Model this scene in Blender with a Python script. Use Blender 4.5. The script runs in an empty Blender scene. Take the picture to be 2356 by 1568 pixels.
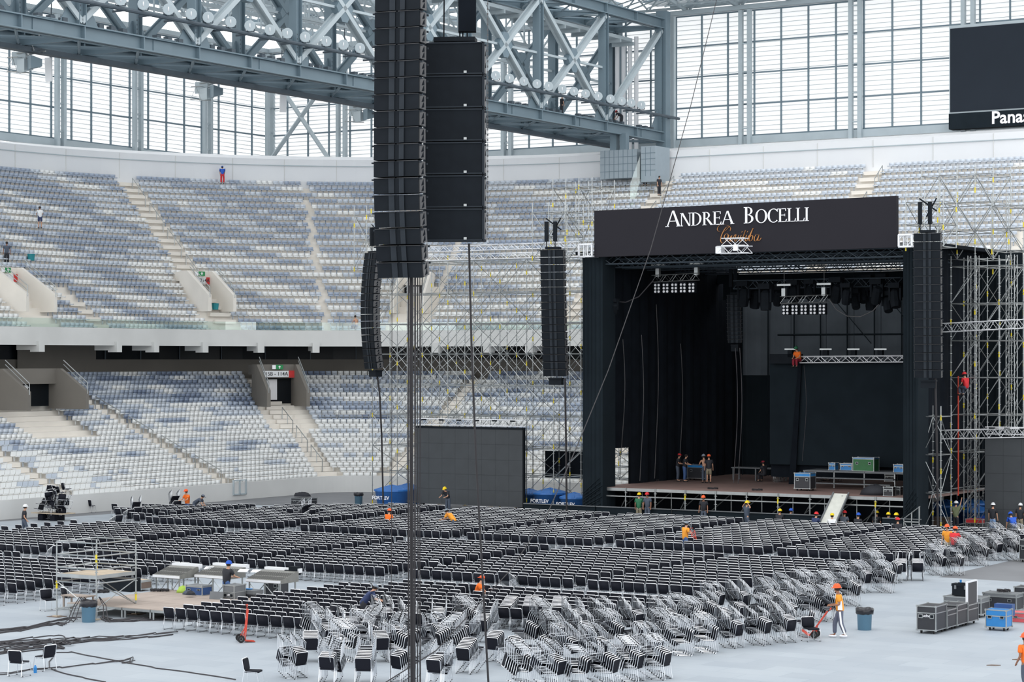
import bpy, math, random
import numpy as np
from mathutils import Vector, Matrix
random.seed(7)
SC = bpy.context.scene
COL = SC.collection

# ------------------------------------------------------------------ camera, sky, sun, exposure
F = 5100.0; HY = 825.0; CX = 1178.0; H = 10.0      # focal length and horizon in the photograph's pixels, eye height in metres
cam = bpy.data.cameras.new('camera'); cam.sensor_width = 36.0; cam.lens = F / 2356 * 36
cam.shift_y = 41 / 2356.0; cam.clip_end = 1200; cam.clip_start = 1
camo = bpy.data.objects.new('camera', cam); COL.objects.link(camo)
camo.location = (0, 0, H); camo.rotation_euler = (math.radians(90), 0, 0); SC.camera = camo
w = bpy.data.worlds.new('overcast_sky'); SC.world = w; w.use_nodes = True
nt = w.node_tree; nt.nodes.clear()
wo = nt.nodes.new('ShaderNodeOutputWorld'); bg = nt.nodes.new('ShaderNodeBackground')
tc = nt.nodes.new('ShaderNodeTexCoord'); sx = nt.nodes.new('ShaderNodeSeparateXYZ'); cr = nt.nodes.new('ShaderNodeValToRGB')
nt.links.new(tc.outputs['Generated'], sx.inputs[0]); nt.links.new(sx.outputs['Z'], cr.inputs[0])
cr.color_ramp.elements[0].position = 0.0; cr.color_ramp.elements[0].color = (0.97, 0.99, 1.0, 1)
cr.color_ramp.elements[1].position = 0.55; cr.color_ramp.elements[1].color = (0.47, 0.485, 0.50, 1)
nt.links.new(cr.outputs[0], bg.inputs[0]); bg.inputs[1].default_value = 2.55
nt.links.new(bg.outputs[0], wo.inputs[0])
sun = bpy.data.lights.new('overcast_sun', 'SUN'); sun.energy = 1.0; sun.angle = math.radians(40); sun.color = (1.0, 0.98, 0.95)
suno = bpy.data.objects.new('overcast_sun', sun); COL.objects.link(suno)
suno.rotation_euler = (math.radians(14), math.radians(-10), 0)
SC.view_settings.view_transform = 'Standard'; SC.view_settings.look = 'None'
SC.view_settings.exposure = 0.0; SC.view_settings.gamma = 1.0; SC.view_settings.use_curve_mapping = False
SC.cycles.max_bounces = 5; SC.cycles.diffuse_bounces = 3; SC.cycles.glossy_bounces = 2; SC.cycles.transmission_bounces = 3
SC.cycles.transparent_max_bounces = 8; SC.cycles.caustics_reflective = False; SC.cycles.caustics_refractive = False

# ------------------------------------------------------------------ the ground plan
A = math.atan2(-0.5292, 0.8485)                     # the pitch, the stage and the seat rows all turn by this angle
U = Vector((0.8485, -0.5292, 0)); V = Vector((0.5292, 0.8485, 0)); ZZ = Vector((0, 0, 1))
def G(x, y, h=0.0):
    Z = (H - h) * F / (y - HY); return Vector(((x - CX) * Z / F, Z, h))
S0 = G(1373, 1119, 2.2); S0.z = 0
def st(a, b, z=0.0): return S0 + U * a + V * b + ZZ * z
def gab(x, y, h=0.0):
    d = G(x, y, h) - S0; return d.dot(U), d.dot(V)
def zat(p, y): return H + (HY - y) * p.y / F          # height of the point above/below p whose image row is y
def onb(x, y, b):                                     # point of the vertical plane at depth b seen at (x, y)
    k = (x - CX) / F; P = S0 + V * b; a = (k * P.y - P.x) / (U.x - k * U.y); p = P + U * a
    return a, zat(p, y)
def ona(x, y, a):
    k = (x - CX) / F; P = S0 + U * a; b = (k * P.y - P.x) / (V.x - k * V.y); p = P + V * b
    return b, zat(p, y)
KC = Vector((-12.7, 168.1, 0)); R0 = 4.0; CC = KC + U * R0 - V * R0
def bowl(d, t):
    r = R0 + d
    if t < 0: return CC - U * r + V * t
    if t <= 1:
        a = t * math.pi / 2; return CC - U * (r * math.cos(a)) + V * (r * math.sin(a))
    return CC + V * r + U * (t - 1)
def inward(t):
    if t < 0: return U.copy()
    if t <= 1:
        a = t * math.pi / 2; return U * math.cos(a) - V * math.sin(a)
    return -V
def t_at(d, x):
    best = (1e9, 0)
    for i in range(-300, 700):
        t = i * 0.2 if i < 0 else (i / 100 if i <= 100 else 1 + (i - 100) * 0.12)
        p = bowl(d, t); q = abs(CX + p.x * F / p.y - x)
        if q < best[0]: best = (q, t)
    return best[1]

# ------------------------------------------------------------------ materials
def lin(c): return tuple(((v / 255) / 12.92 if v <= 10 else ((v / 255 + 0.055) / 1.055) ** 2.4) for v in c)
MATS = {}
def mat(name, rgb, rough=0.6, metal=0.0, var=0.12, scale=3.0, rgb2=None, spec=0.5, bump=0.0, emit=0):
    m = bpy.data.materials.new(name); m.use_nodes = True; t = m.node_tree; b = t.nodes['Principled BSDF']
    c = lin(rgb); c2 = lin(rgb2) if rgb2 else tuple(v * (1 - var) for v in c)
    n = t.nodes.new('ShaderNodeTexNoise'); n.inputs['Scale'].default_value = scale; n.inputs['Detail'].default_value = 3
    g = t.nodes.new('ShaderNodeTexCoord'); t.links.new(g.outputs['Object'], n.inputs['Vector'])
    r = t.nodes.new('ShaderNodeValToRGB'); r.color_ramp.elements[0].position = .35; r.color_ramp.elements[1].position = .65
    r.color_ramp.elements[0].color = (*c2, 1); r.color_ramp.elements[1].color = (*c, 1)
    t.links.new(n.outputs['Fac'], r.inputs[0]); t.links.new(r.outputs[0], b.inputs['Base Color'])
    b.inputs['Roughness'].default_value = rough; b.inputs['Metallic'].default_value = metal
    b.inputs['Specular IOR Level'].default_value = spec
    if emit: b.inputs['Emission Color'].default_value = (*c, 1); b.inputs['Emission Strength'].default_value = emit
    if bump:
        bp = t.nodes.new('ShaderNodeBump'); bp.inputs['Strength'].default_value = bump
        t.links.new(n.outputs['Fac'], bp.inputs['Height']); t.links.new(bp.outputs[0], b.inputs['Normal'])
    MATS[name] = m; return m
mat('black_vinyl', (27, 29, 38), .7, spec=.15); mat('chrome', (226, 229, 234), .28, .8, .04)
mat('chrome_highlight', (250, 250, 253), .35, .15, .03); mat('steel_blue', (112, 131, 142), .55, 0, .08, .6); mat('steel_light', (176, 188, 194), .5, 0, .08, .8); mat('steel_dark', (70, 82, 92), .6)
mat('galvanised', (172, 176, 177), .38, .75, .15, 2); mat('aluminium', (236, 238, 242), .4, .2, .04)
mat('yellow_paint', (236, 214, 40), .5); mat('concrete_light', (234, 229, 221), .8, 0, .09, .35, bump=.1)
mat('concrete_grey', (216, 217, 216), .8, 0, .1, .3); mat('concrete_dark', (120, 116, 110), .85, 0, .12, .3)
mat('wall_panel', (229, 231, 234), .6, 0, .04, .2); mat('seat_white', (236, 238, 238), .45, 0, .04)
mat('seat_light', (204, 212, 222), .45, 0, .05); mat('seat_mid', (166, 178, 196), .45, 0, .06); mat('seat_slate', (128, 142, 166), .45, 0, .08)
mat('drape_black', (24, 29, 36), .95, 0, .25, 1.2, spec=.1); mat('drape_grey', (100, 108, 116), .95, 0, .2, .5, spec=.1)
mat('drape_slate', (32, 40, 46), .95, 0, .15, .8, spec=.1)
mat('banner_black', (42, 41, 47), .85, 0, .06, .2, spec=.2); mat('led_grey', (64, 68, 72), .7, 0, .1, 1.5)
mat('led_dark', (38, 45, 54), .8, 0, .06, .5, spec=.2); mat('speaker_black', (28, 33, 39), .8, 0, .15, spec=.15); mat('speaker_side', (84, 84, 86), .6)
mat('speaker_strip', (44, 50, 57), .7, spec=.2); mat('rubber', (34, 34, 36), .8); mat('cable_black', (38, 36, 40), .7); mat('cable_dark', (62, 60, 64), .7)
mat('stage_wood', (134, 110, 104), .7, 0, .2, .7, bump=.1); mat('deck_wood', (176, 162, 152), .7, 0, .25, .5)
mat('plywood', (196, 180, 158), .7, 0, .15, 2); mat('blue_tank', (44, 106, 178), .45, 0, .12); mat('bin_blue', (112, 152, 176), .5, 0, .05)
mat('bag_black', (40, 40, 46), .3, 0, .3, 9); mat('white_paint', (246, 246, 250), .5, 0, .02); mat('gold_paint', (196, 132, 70), .5)
mat('case_black', (44, 46, 52), .5); mat('case_grey', (108, 112, 116), .5); mat('case_blue', (40, 128, 196), .4); mat('case_navy', (40, 76, 130), .5)
mat('case_green', (46, 110, 62), .5); mat('case_red', (206, 44, 50), .5); mat('case_brown', (110, 92, 80), .5); mat('case_pink', (210, 90, 96), .5)
mat('red_paint', (214, 74, 54), .4); mat('glass_dark', (20, 26, 32), .35, 0, .3, .4, spec=.25); mat('console_grey', (128, 128, 124), .5, 0, .15, 5)
mat('console_dark', (84, 84, 82), .5, 0, .15, 5); mat('lamp_glass', (112, 120, 127), .35, 0, .4, 9); mat('booth_tile', (150, 163, 172), .4, 0, .05)
mat('sign_green', (30, 140, 80), .5); mat('sign_red', (214, 60, 60), .5); mat('sign_text', (60, 60, 64), .5); mat('ramp_white', (212, 214, 206), .6, 0, .1)
mat('teal', (20, 130, 140), .5); mat('paper', (232, 236, 240), .7); mat('chair_under', (150, 154, 166), .6)
mat('skin', (196, 150, 124), .6, 0, .08, 20); mat('skin_dark', (150, 106, 84), .6, 0, .08, 20); mat('hair', (36, 28, 26), .8)
for n_, c_ in dict(orange=(250, 118, 32), amber=(250, 164, 50), black=(34, 36, 44), navy=(46, 60, 100), grey=(104, 112, 126), red=(216, 44, 52), white=(232, 234, 236),
        green=(40, 110, 76), olive=(120, 128, 96), jeans=(62, 92, 140), khaki=(140, 132, 112), track=(98, 104, 122), blue=(30, 86, 190), yellow=(248, 214, 30),
        maroon=(150, 30, 50), steelgrey=(140, 150, 162), slate=(74, 84, 100), helmet_orange=(244, 100, 52), lightblue=(120, 150, 190), lime=(168, 200, 80)).items():
    mat('cloth_' + n_, c_, .75, 0, .15, 6)
def floor_mat():
    m = bpy.data.materials.new('floor_panels'); m.use_nodes = True; t = m.node_tree; b = t.nodes['Principled BSDF']
    g = t.nodes.new('ShaderNodeTexCoord'); br = t.nodes.new('ShaderNodeTexBrick')
    br.inputs['Scale'].default_value = 1.0; br.inputs['Brick Width'].default_value = 2.2; br.inputs['Row Height'].default_value = 1.1
    br.inputs['Mortar Size'].default_value = .012; br.inputs['Color1'].default_value = (*lin((172, 180, 187)), 1)
    br.inputs['Color2'].default_value = (*lin((163, 171, 179)), 1); br.inputs['Mortar'].default_value = (*lin((150, 162, 172)), 1)
    br.inputs['Mortar Smooth'].default_value = .5
    t.links.new(g.outputs['Object'], br.inputs['Vector'])
    n = t.nodes.new('ShaderNodeTexNoise'); n.inputs['Scale'].default_value = .35; n.inputs['Detail'].default_value = 6
    t.links.new(g.outputs['Object'], n.inputs['Vector'])
    mx = t.nodes.new('ShaderNodeMix'); mx.data_type = 'RGBA'; mx.blend_type = 'MULTIPLY'; mx.inputs[0].default_value = .55
    r = t.nodes.new('ShaderNodeValToRGB'); r.color_ramp.elements[0].position = .3; r.color_ramp.elements[0].color = (.80, .83, .87, 1)
    r.color_ramp.elements[1].position = .62; t.links.new(n.outputs['Fac'], r.inputs[0])
    t.links.new(br.outputs['Color'], mx.inputs[6]); t.links.new(r.outputs[0], mx.inputs[7]); t.links.new(mx.outputs[2], b.inputs['Base Color'])
    b.inputs['Roughness'].default_value = .55; MATS['floor_panels'] = m
floor_mat(); mat('floor_dark', (122, 124, 128), .7, 0, .2, .3)
def louvre_mat():                                    # milky polycarbonate louvres, lit from behind by the sky
    m = bpy.data.materials.new('milky_louvre'); m.use_nodes = True; t = m.node_tree; t.nodes.clear()
    o = t.nodes.new('ShaderNodeOutputMaterial'); d = t.nodes.new('ShaderNodeBsdfDiffuse'); s = t.nodes.new('ShaderNodeBsdfTranslucent')
    n = t.nodes.new('ShaderNodeTexNoise'); n.inputs['Scale'].default_value = .4; r = t.nodes.new('ShaderNodeValToRGB')
    r.color_ramp.elements[0].color = (.97, .965, .96, 1); r.color_ramp.elements[1].color = (1, .995, .99, 1)
    g = t.nodes.new('ShaderNodeTexCoord'); t.links.new(g.outputs['Object'], n.inputs['Vector']); t.links.new(n.outputs['Fac'], r.inputs[0])
    for q in (d, s): t.links.new(r.outputs[0], q.inputs['Color'])
    mx = t.nodes.new('ShaderNodeMixShader'); mx.inputs[0].default_value = .72
    t.links.new(d.outputs[0], mx.inputs[1]); t.links.new(s.outputs[0], mx.inputs[2]); t.links.new(mx.outputs[0], o.inputs[0]); MATS['milky_louvre'] = m
louvre_mat()
def glass_mat():
    m = bpy.data.materials.new('clear_glass'); m.use_nodes = True; t = m.node_tree; t.nodes.clear()
    o = t.nodes.new('ShaderNodeOutputMaterial'); tr = t.nodes.new('ShaderNodeBsdfTransparent'); tr.inputs[0].default_value = (.90, .965, .945, 1)
    gl = t.nodes.new('ShaderNodeBsdfGlossy'); gl.inputs['Roughness'].default_value = .1; mx = t.nodes.new('ShaderNodeMixShader'); mx.inputs[0].default_value = .12
    t.links.new(tr.outputs[0], mx.inputs[1]); t.links.new(gl.outputs[0], mx.inputs[2]); t.links.new(mx.outputs[0], o.inputs[0]); MATS['clear_glass'] = m
glass_mat()

# ------------------------------------------------------------------ mesh builder
class MB:
    def __init__(s, m='galvanised'): s.v = []; s.f = []; s.fm = []; s.names = [m]; s.m = 0
    def use(s, n):
        if n not in s.names: s.names.append(n)
        s.m = s.names.index(n); return s
    def face(s, idx): s.f.append(tuple(idx)); s.fm.append(s.m)
    def quad(s, *p):
        n = len(s.v); s.v += [tuple(q) for q in p]; s.face(range(n, n + len(p)))
    def box(s, cx, cy, cz, lx, ly, lz, rz=0.0, rx=0.0):
        n = len(s.v); c, q = math.cos(rz), math.sin(rz); c2, q2 = math.cos(rx), math.sin(rx)
        for dz in (-.5, .5):
            for dx, dy in ((-.5, -.5), (.5, -.5), (.5, .5), (-.5, .5)):
                X, Y, Z = dx * lx, dy * ly, dz * lz
                Y, Z = Y * c2 - Z * q2, Y * q2 + Z * c2
                s.v.append((cx + X * c - Y * q, cy + X * q + Y * c, cz + Z))
        for t in ((0, 3, 2, 1), (4, 5, 6, 7), (0, 1, 5, 4), (1, 2, 6, 5), (2, 3, 7, 6), (3, 0, 4, 7)): s.face([n + i for i in t])
        return s
    def b2(s, x0, x1, y0, y1, z0, z1): return s.box((x0 + x1) / 2, (y0 + y1) / 2, (z0 + z1) / 2, abs(x1 - x0), abs(y1 - y0), abs(z1 - z0))
    def tube(s, p, q, r, n=6, r2=None, cap=True):
        p = Vector(p); q = Vector(q); d = q - p
        if d.length < 1e-6: return s
        d.normalize(); a = d.orthogonal().normalized(); b = d.cross(a); k = len(s.v); r2 = r if r2 is None else r2
        for c, R in ((p, r), (q, r2)):
            for i in range(n):
                t = 2 * math.pi * i / n + math.pi / 4; s.v.append(tuple(c + a * (R * math.cos(t)) + b * (R * math.sin(t))))
        for i in range(n): j = (i + 1) % n; s.face((k + i, k + j, k + n + j, k + n + i))
        if cap: s.face([k + n - 1 - i for i in range(n)]); s.face([k + n + i for i in range(n)])
        return s
    def path(s, pts, r, n=6):
        pts = [Vector(p) for p in pts]; k0 = len(s.v); prev = None
        for i, p in enumerate(pts):
            d = (pts[min(i + 1, len(pts) - 1)] - pts[max(i - 1, 0)]).normalized()
            if prev is None: a = d.orthogonal().normalized()
            else:
                a = prev - d * prev.dot(d); a = a.normalized() if a.length > 1e-5 else d.orthogonal().normalized()
            prev = a; b = d.cross(a)
            for j in range(n):
                t = 2 * math.pi * j / n; s.v.append(tuple(p + a * (r * math.cos(t)) + b * (r * math.sin(t))))
        for i in range(len(pts) - 1):
            for j in range(n):
                k = k0 + i * n; l = (j + 1) % n; s.face((k + j, k + l, k + n + l, k + n + j))
        s.face([k0 + n - 1 - j for j in range(n)]); k = k0 + (len(pts) - 1) * n; s.face([k + j for j in range(n)]); return s
    def prism(s, pts, d):                            # pts: 3-D loop, d: extrusion vector
        d = Vector(d); n = len(pts); k = len(s.v); s.v += [tuple(p) for p in pts] + [tuple(Vector(p) + d) for p in pts]
        s.face([k + n - 1 - i for i in range(n)]); s.face([k + n + i for i in range(n)])
        for i in range(n): j = (i + 1) % n; s.face((k + i, k + j, k + n + j, k + n + i))
        return s
    def lathe(s, prof, c=(0, 0, 0), n=16, axis='z', sx=1, sy=1):
        k = len(s.v); c = Vector(c)
        for r, z in prof:
            for i in range(n):
                t = 2 * math.pi * i / n; x, y = r * math.cos(t) * sx, r * math.sin(t) * sy
                s.v.append(tuple(c + (Vector((x, y, z)) if axis == 'z' else Vector((x, z, y)) if axis == 'y' else Vector((z, x, y)))))
        for j in range(len(prof) - 1):
            for i in range(n): l = (i + 1) % n; a = k + j * n; s.face((a + i, a + l, a + n + l, a + n + i))
        if prof[0][0] > 1e-4: s.face([k + n - 1 - i for i in range(n)])
        if prof[-1][0] > 1e-4: s.face([k + (len(prof) - 1) * n + i for i in range(n)])
        return s
    def add(s, o, M):
        k = len(s.v); s.v += [tuple(M @ Vector(p)) for p in o.v]; old = s.m
        for f, m in zip(o.f, o.fm): s.use(o.names[m]); s.face([k + i for i in f])
        s.m = old; return s
    def mesh(s, name, smooth=False):
        me = bpy.data.meshes.new(name); me.from_pydata(s.v, [], s.f)
        for n in s.names: me.materials.append(MATS[n])
        if len(s.names) > 1: me.polygons.foreach_set('material_index', s.fm)
        if smooth: me.polygons.foreach_set('use_smooth', [True] * len(s.f))
        me.update(); return me
def tag(o, label=None, cat=None, group=None, kind=None):
    for k, v in (('label', label), ('category', cat), ('group', group), ('kind', kind)):
        if v: o[k] = v
    return o
def thing(name, label, cat, loc=(0, 0, 0), rz=A, group=None):
    o = bpy.data.objects.new(name, None); o.empty_display_size = .3; COL.objects.link(o)
    o.location = loc; o.rotation_euler = (0, 0, rz); return tag(o, label, cat, group)
def part(name, mb, parent=None, smooth=False, label=None, kind=None, loc=None, rz=0):
    o = bpy.data.objects.new(name, mb.mesh(name, smooth) if isinstance(mb, MB) else mb); COL.objects.link(o)
    if parent: o.parent = parent
    if loc is not None: o.location = loc; o.rotation_euler = (0, 0, rz)
    if label: o['label'] = label
    if kind: o['kind'] = kind
    return o
def solo(name, mb, label, cat, loc=(0, 0, 0), rz=A, group=None, kind=None, smooth=False):
    o = part(name, mb, None, smooth, None, None, loc, rz); return tag(o, label, cat, group, kind)
def struct(name, mb, loc=(0, 0, 0), rz=0.0, smooth=False): return part(name, mb, None, smooth, None, 'structure', loc, rz)
def copy_tree(o, parent=None):
    c = o.copy(); COL.objects.link(c); c.parent = parent
    for ch in list(o.children): copy_tree(ch, c)
    return c
def mesh_rep(name, base, mats4, fmat=None):          # one mesh of many copies of base; fmat: one material list index per copy
    bv = np.array(base.v, dtype=np.float64); n = len(bv); N = len(mats4)
    M = np.array(mats4); co = (np.einsum('kij,nj->kni', M[:, :3, :3], bv) + M[:, None, :3, 3]).reshape(-1, 3)
    lens = np.array([len(f) for f in base.f]); li = np.concatenate([np.array(f) for f in base.f])
    loops = (li[None, :] + (np.arange(N) * n)[:, None]).ravel(); L = len(li)
    starts = np.concatenate([[0], np.cumsum(lens)[:-1]]); st_ = (starts[None, :] + (np.arange(N) * L)[:, None]).ravel()
    me = bpy.data.meshes.new(name); me.vertices.add(len(co)); me.vertices.foreach_set('co', co.ravel().astype(np.float32))
    me.loops.add(len(loops)); me.loops.foreach_set('vertex_index', loops.astype(np.int32))
    me.polygons.add(len(st_)); me.polygons.foreach_set('loop_start', st_.astype(np.int32))
    if fmat is None: idx = np.tile(np.array(base.fm), N)
    else: idx = np.repeat(np.array(fmat), len(base.f))
    return me, idx
def fin(me, idx, names):
    for n in names: me.materials.append(MATS[n])
    me.polygons.foreach_set('material_index', idx.astype(np.int32)); me.update(calc_edges=True); me.validate(); return me
def text_mesh(s, size, ext=.01, bold=0.0, shear=0.0, m='white_paint', align='CENTER'):
    cu = bpy.data.curves.new('lettering', 'FONT'); cu.body = s; cu.size = size; cu.extrude = ext; cu.offset = bold * size; cu.shear = shear
    cu.align_x = align; cu.align_y = 'CENTER'; cu.resolution_u = 3
    ob = bpy.data.objects.new('lettering', cu); COL.objects.link(ob); bpy.context.view_layer.update()
    dg = bpy.context.evaluated_depsgraph_get(); me = bpy.data.meshes.new_from_object(ob.evaluated_get(dg))
    bpy.data.objects.remove(ob); bpy.data.curves.remove(cu); me.materials.clear(); me.materials.append(MATS[m])
    me.transform(Matrix.Rotation(math.pi / 2, 4, 'X')); return me                   # lettering in the x-z plane, read from -y
def box_truss(mb, p, q, w=.4, h=.4, bay=.5, r=.025, n=4):
    p = Vector(p); q = Vector(q); d = (q - p); L = d.length; d.normalize()
    side = d.cross(ZZ); side = side.normalized() if side.length > .1 else Vector((1, 0, 0)); up = side.cross(d)
    cs = [side * (i * w / 2) + up * (j * h / 2) for i, j in ((-1, -1), (1, -1), (1, 1), (-1, 1))]
    for c in cs: mb.tube(p + c, q + c, r, n)
    k = max(1, int(L / bay))
    for i in range(k):
        a = p + d * (L * i / k); b = p + d * (L * (i + 1) / k)
        for j in range(4):
            c0, c1 = cs[j], cs[(j + 1) % 4]
            if i % 2: c0, c1 = c1, c0
            mb.tube(a + c0, b + c1, r * .6, 3, cap=False)
    return mb
# ------------------------------------------------------------------ the setting: floor, stands, rim, facades, roof
TS = [-48 + 4 * i for i in range(12)] + [i / 20 for i in range(21)] + [1 + 4 * i for i in range(1, 16)]
def sweep(name, prof, m, ts=TS, closed=False):
    mb = MB(m); n = len(prof)
    for t in ts:
        for d, z in prof: p = bowl(d, t); mb.v.append((p.x, p.y, z))
    for i in range(len(ts) - 1):
        for j in range(n if closed else n - 1):
            k = (j + 1) % n; a = i * n; mb.face((a + j, a + k, a + n + k, a + n + j))
    return struct(name, mb)
mb = MB('floor_dark'); mb.box(0, 0, -.06, 260, 300, .1); struct('ground', mb, (0, 120, 0), A)
# light covering panels over the pitch; the strips beside the stands and the stage stay bare
fl = MB('floor_panels')
pts = [gab(0, 1199), gab(560, 1161), gab(1000, 1168), (-3, -1.4), (30, -1.4), (30, -21)]
pts += [gab(2356, 1338), (46, -38), (62, -75), (20, -88), (-36, -70), (-52, -40)]
fl.prism([(a, b, -.01) for a, b in pts], (0, 0, .01)); struct('floor', fl, S0, A)
NL, NU = 23, 24
LD = lambda i: 1.0 + .8 * i
LZ = lambda i: .72 + .345 * i
UD = lambda i: 14.4 + .8 * i
UZ = lambda i: 12.0 + .575 * i
prof = [(0, 0), (0, 1.22), (.25, 1.22), (.25, .72)]
for i in range(NL): prof += [(LD(i) - .35, LZ(i)), (LD(i) + .45, LZ(i))]
prof += [(20.5, LZ(NL - 1) + .1)]
sweep('lower_stand_terrace', prof[3:], 'concrete_light'); sweep('wall_pitchside', prof[:4], 'concrete_grey')
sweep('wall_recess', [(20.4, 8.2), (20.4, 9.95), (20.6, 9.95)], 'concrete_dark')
sweep('window_1', [(20.6, 9.9), (20.6, 11.6)], 'glass_dark')
wf = MB('steel_dark')
for k in range(40):
    t = -44 + 3.2 * k if -44 + 3.2 * k < 0 else None
    if t is not None: p = bowl(20.5, t); wf.box(p.x, p.y, 10.7, .08, .08, 1.6)
for k in range(11): p = bowl(20.5, k / 10); wf.box(p.x, p.y, 10.7, .08, .08, 1.6)
struct('window_mullions', wf)
bx = [bowl(20.2, t_at(20.2, x)) for x in (40, 222)]
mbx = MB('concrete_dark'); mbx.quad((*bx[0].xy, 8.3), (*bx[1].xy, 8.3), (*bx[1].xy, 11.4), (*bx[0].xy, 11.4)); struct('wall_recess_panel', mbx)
sweep('upper_parapet', [(20.6, 11.6), (14.0, 11.2), (13.5, 11.0), (13.5, 12.3), (13.75, 12.3), (13.75, 11.9)], 'concrete_grey')
prof = [(13.75, 11.9)]
for i in range(NU): prof += [(UD(i) - .35, UZ(i)), (UD(i) + .45, UZ(i))]
prof += [(33.3, UZ(NU - 1))]
sweep('upper_stand_terrace', prof, 'concrete_light')
sweep('wall_rim', [(33.3, 25.0), (33.3, 27.9), (33.7, 27.9), (33.7, 26)], 'wall_panel')
jt = MB('concrete_grey')
for x in (35, 152, 275, 400, 528, 655, 780, 905, 1030, 1158, 1280, 1633, 1757, 1880, 2010, 2146, 2284):
    t = t_at(33.28, x); p = bowl(33.28, t); n_ = inward(t); jt.box(p.x, p.y, 26.75, .06, .06, 2.2, math.atan2(n_.y, n_.x))
struct('trim_1', jt)
sweep('trim_2', [(33.28, 27.35), (33.22, 27.35), (33.22, 27.28), (33.28, 27.28)], 'steel_light', closed=True)
for x in (79, 259, 343, 462, 591, 727, 1005, 1130, 1225):
    t = t_at(14, x); p = bowl(14.4, t); n_ = inward(t); mb = MB('concrete_grey')
    mb.box(0, 0, 0, 2.2, .55, .62); mb.box(.7, 0, -.05, .9, .56, .8); struct('parapet_corbel', mb, (p.x, p.y, 10.95), math.atan2(n_.y, n_.x))
gl = [t for t in TS if -48 <= t <= 45]
o = sweep('upper_balustrade_glass', [(13.62, 12.3), (13.62, 12.95), (13.65, 12.95), (13.65, 12.3)], 'clear_glass', gl)
sweep('trim_3', [(34, 27.7), (38, 28.6), (41.8, 28.9)], 'wall_panel')
# facades
FZ0, FP, FPW = 29.8, 2.76, 2.6
def facade(name, P, D, n0, n1, sgn, pillars, rows=4):
    rz = math.atan2(D.y, D.x); pan = MB('milky_louvre'); fr = MB('steel_blue'); L0, L1 = n0 * FPW, n1 * FPW
    nrid = int(rows * FP / .4)
    for k in range(nrid):                            # overlapping louvre blades
        z0 = FZ0 + rows * FP * k / nrid; z1 = FZ0 + rows * FP * (k + 1) / nrid
        pan.use('steel_light'); pan.b2(L0, L1, .04 * sgn, .2 * sgn, z0 - .012, z0 + .012); pan.use('milky_louvre')
        pan.quad((L0, .22 * sgn, z0), (L1, .22 * sgn, z0), (L1, .05 * sgn, z1 + .03), (L0, .05 * sgn, z1 + .03))
    for i in range(n0, n1 + 1): fr.b2(i * FPW - .06, i * FPW + .06, -.14 * sgn, .03 * sgn, FZ0, FZ0 + rows * FP)
    for k in range(rows + 1): fr.b2(L0, L1, -.1 * sgn, .03 * sgn, FZ0 + k * FP - .06, FZ0 + k * FP + .06)
    base = MB('steel_light'); base.b2(L0, L1, -.5 * sgn, .2 * sgn, FZ0 - .75, FZ0 - .1); base.b2(L0, L1, -.6 * sgn, .2 * sgn, FZ0 + rows * FP + .1, FZ0 + rows * FP + .5)
    r = struct(name, pan, (P.x, P.y, 0), rz); part('window_frame', fr, r, kind='structure'); part('sill_beam', base, r, kind='structure')
    for s in pillars:
        pl = MB('steel_light')
        for q in (-.42, .42): pl.b2(s + q - .17, s + q + .17, -.85 * sgn, -.45 * sgn, FZ0 - 3, FZ0 + rows * FP)
        for k in range(5): pl.b2(s - .42, s + .42, -.7 * sgn, -.6 * sgn, FZ0 + .5 + k * 2.5, FZ0 + .62 + k * 2.5)
        part('pillar', pl, r, kind='structure')
FC = KC + V * 42 - U * 40.5                          # the corner where both facades meet
def along(P, D, x): k = (x - CX) / F; return (k * P.y - P.x) / (D.x - k * D.y)
facade('wall_left', FC, -V, 0, 16, -1, [along(FC, -V, x) for x in (127, 305, 466, 610)])
facade('wall_back', FC, U, 0, 38, 1, [along(FC, U, x) for x in (795, 1175, 1547, 1722, 1975, 2234)])
br = MB('steel_light')
for xa, xb in ((668, 772), (752, 642)):
    a = FC + U * along(FC, U, xa) - V * 1.2; b = FC + U * along(FC, U, xb) - V * 1.2
    br.tube((a.x, a.y, zat(a, 208)), (b.x, b.y, zat(b, 364)), .22, 6)
struct('facade_cross_brace', br)
# roof over the stands: a louvred ceiling and pale purlin trusses under it
ce = MB('steel_blue')
for k in range(32): ce.b2(-46, -1, -150 + k * 5, -148.6 + k * 5, 43.9, 44.1)
for k in range(8): ce.b2(-46 + k * 6, -45.6 + k * 6, -150, 10, 43.4, 43.9)
T0 = Vector(((1525 - CX) / F * 198, 198, 0))        # foot of the truss line at the back wall
struct('ceiling', ce, (T0.x, T0.y, 0), A)
ce = MB('steel_blue'); ce.b2(-7, 60, -3, 0, 43.6, 43.8); ce.b2(-7, 60, 2, 5, 43.6, 43.8); ce.b2(-7, 60, 9, 12, 43.6, 43.8); ce.use('milky_louvre'); ce.b2(-7, 60, -6, 22, 44.4, 44.45); struct('ceiling_back', ce, (T0.x, T0.y, 0), A)
pn = [(-9, 37.6), (-14, 38.6), (-19, 38.2), (-24, 39.0), (-30, 39.2), (-36, 40.2)]
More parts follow.
